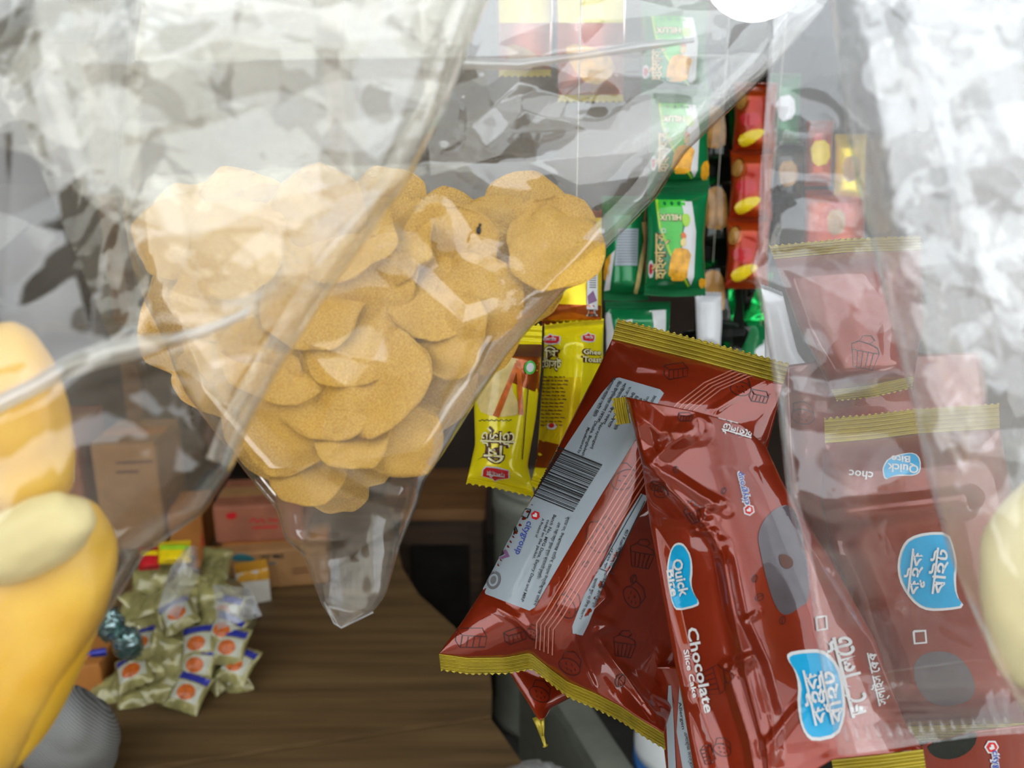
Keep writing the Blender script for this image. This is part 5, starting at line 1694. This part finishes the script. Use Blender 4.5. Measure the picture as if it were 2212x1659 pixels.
dr = thing('drum', 'grey-green round drum standing behind the toast packets', 'drum', (0.075, 1.88, 0))
V, F = lathe_vf([(0.118, 0.0), (0.126, 0.01), (0.126, 0.03), (0.120, 0.04), (0.120, 0.28), (0.126, 0.29), (0.126, 0.31), (0.120, 0.32), (0.120, 0.62), (0.126, 0.63), (0.126, 0.66), (0.118, 0.67)], (0.075, 1.88, 0), 36)
part(dr, 'barrel', V, F, M['greygreen'])
V, F = lathe_vf([(0.112, 0.671), (0.112, 0.682), (0.100, 0.686), (0.03, 0.686)], (0.075, 1.88, 0), 36)
part(dr, 'lid', V, F, M['greygreen'])

P0, P1 = hitz(1186, 1490, 0.60), hitz(1300, 1675, 0.60)
ch = thing('storage_chest', 'grey-green chest with a flat lid in the gap below the cake packets', 'chest', (P0[0] + 0.2, P0[1] - 0.1, 0))
e = P1 - P0
e /= np.linalg.norm(e)
nrm = np.array([-e[1], e[0], 0])
Q = [P0 - e * 0.15, P1 + e * 0.02, P1 + e * 0.02 + nrm * 0.05, P0 - e * 0.15 + nrm * 0.05]
V, F = prism([(q[0], q[1]) for q in Q], 0.0, 0.575)
part(ch, 'body', V, F, M['greygreen'], smooth_=False)
V, F = prism([(q[0], q[1]) for q in Q], 0.576, 0.60)
part(ch, 'lid', V, F, M['greygreen'], smooth_=False)
tb = hitz(1455, 1640, 0.60)
tub = thing('plastic_tub', 'white plastic tub with a blue foot beneath the barcode packet', 'tub', (tb[0], tb[1], 0.0))
V, F = lathe_vf([(0.058, 0.545), (0.060, 0.60), (0.060, 0.615)], (tb[0], tb[1], 0.0), 32)
part(tub, 'foot', V, F, M['tubblue'])
V, F = lathe_vf([(0.059, 0.616), (0.060, 0.63), (0.058, 0.69), (0.052, 0.705), (0.03, 0.71)], (tb[0], tb[1], 0.0), 32)
part(tub, 'body', V, F, M['tubwhite'])
V, F = lathe_vf([(0.050, 0.706), (0.057, 0.708), (0.057, 0.735), (0.045, 0.742), (0.02, 0.742)], (tb[0], tb[1], 0.0), 32)
part(tub, 'lid', V, F, M['yelp'], 'yellow lid')
V, F = box_vf((tb[0] + 0.02, tb[1], 0.27), (0.10, 0.12, 0.54))
single('side_shelf', V, F, M['woodd'], 'dark wooden box shelf carrying the white tub', 'shelf', smooth_=False)
lump('polythene_wad', 'wad of clear polythene on the counter edge at the frame bottom', 'plastic bag', 1160, 1676, 0.94, 62, 30, .03, M['film_grey'], 15, 0.3, 2.5)
# dark rack against the back wall
rk = thing('wooden_rack', 'dark wooden shelf rack against the back wall', 'rack', (-1.2, 2.7, 0))
for x in (-2.05, -1.30, -0.55):
    leg_box(rk, (x, 2.62, 1.1), (0.06, 0.06, 2.2), M['wood2'], 'post')
for z in (0.5, 0.95, 1.4, 1.85):
    leg_box(rk, (-1.30, 2.78, z), (1.56, 0.40, 0.03), M['woodd'], 'shelf_board')
# globe lamp
lc = W(np.array([1640, -86, 1.35]))
lp = thing('globe_lamp', 'lit white globe lamp glaring at the top edge behind the bags', 'lamp', (lc[0], lc[1], lc[2] - 0.1))
pr = [(0.095 * math.sin(t), -0.095 * math.cos(t)) for t in np.linspace(0.05, 2.8, 18)]
V, F = lathe_vf(pr, lc, 32)
part(lp, 'globe', V, F, M['lamp'], 'glowing white globe')
V, F = lathe_vf([(0.034, 0.085), (0.034, 0.12), (0.02, 0.135), (0.008, 0.15)], lc, 20)
part(lp, 'cap', V, F, M['metal'])
V, F = tube_vf([lc + [0, 0, 0.14], [lc[0], lc[1], 2.65]], 0.004, 8)
part(lp, 'cord', V, F, M['black'])


# strings that carry the lowest hanging packs
def hang(root, px, py, d):
    p = W(np.array([px, py, d]))
    V, F = tube_vf([p, [p[0], p[1], 2.652]], 0.0006, 6)
    part(root, 'hanging_string', V, F, M['string'])


hang(T2, 1240, 706, .668)
for o in list(bpy.data.objects):
    if o.type == 'EMPTY' and o.get('label') == 'black and emerald foil sachet, last of its column behind the gold seal':
        hang(o, 1530, 722, 1.03)
    if o.type == 'EMPTY' and o.get('label') == 'white paper wrapper peeking over the gold seal':
        hang(o, 1640, 740, 1.042)
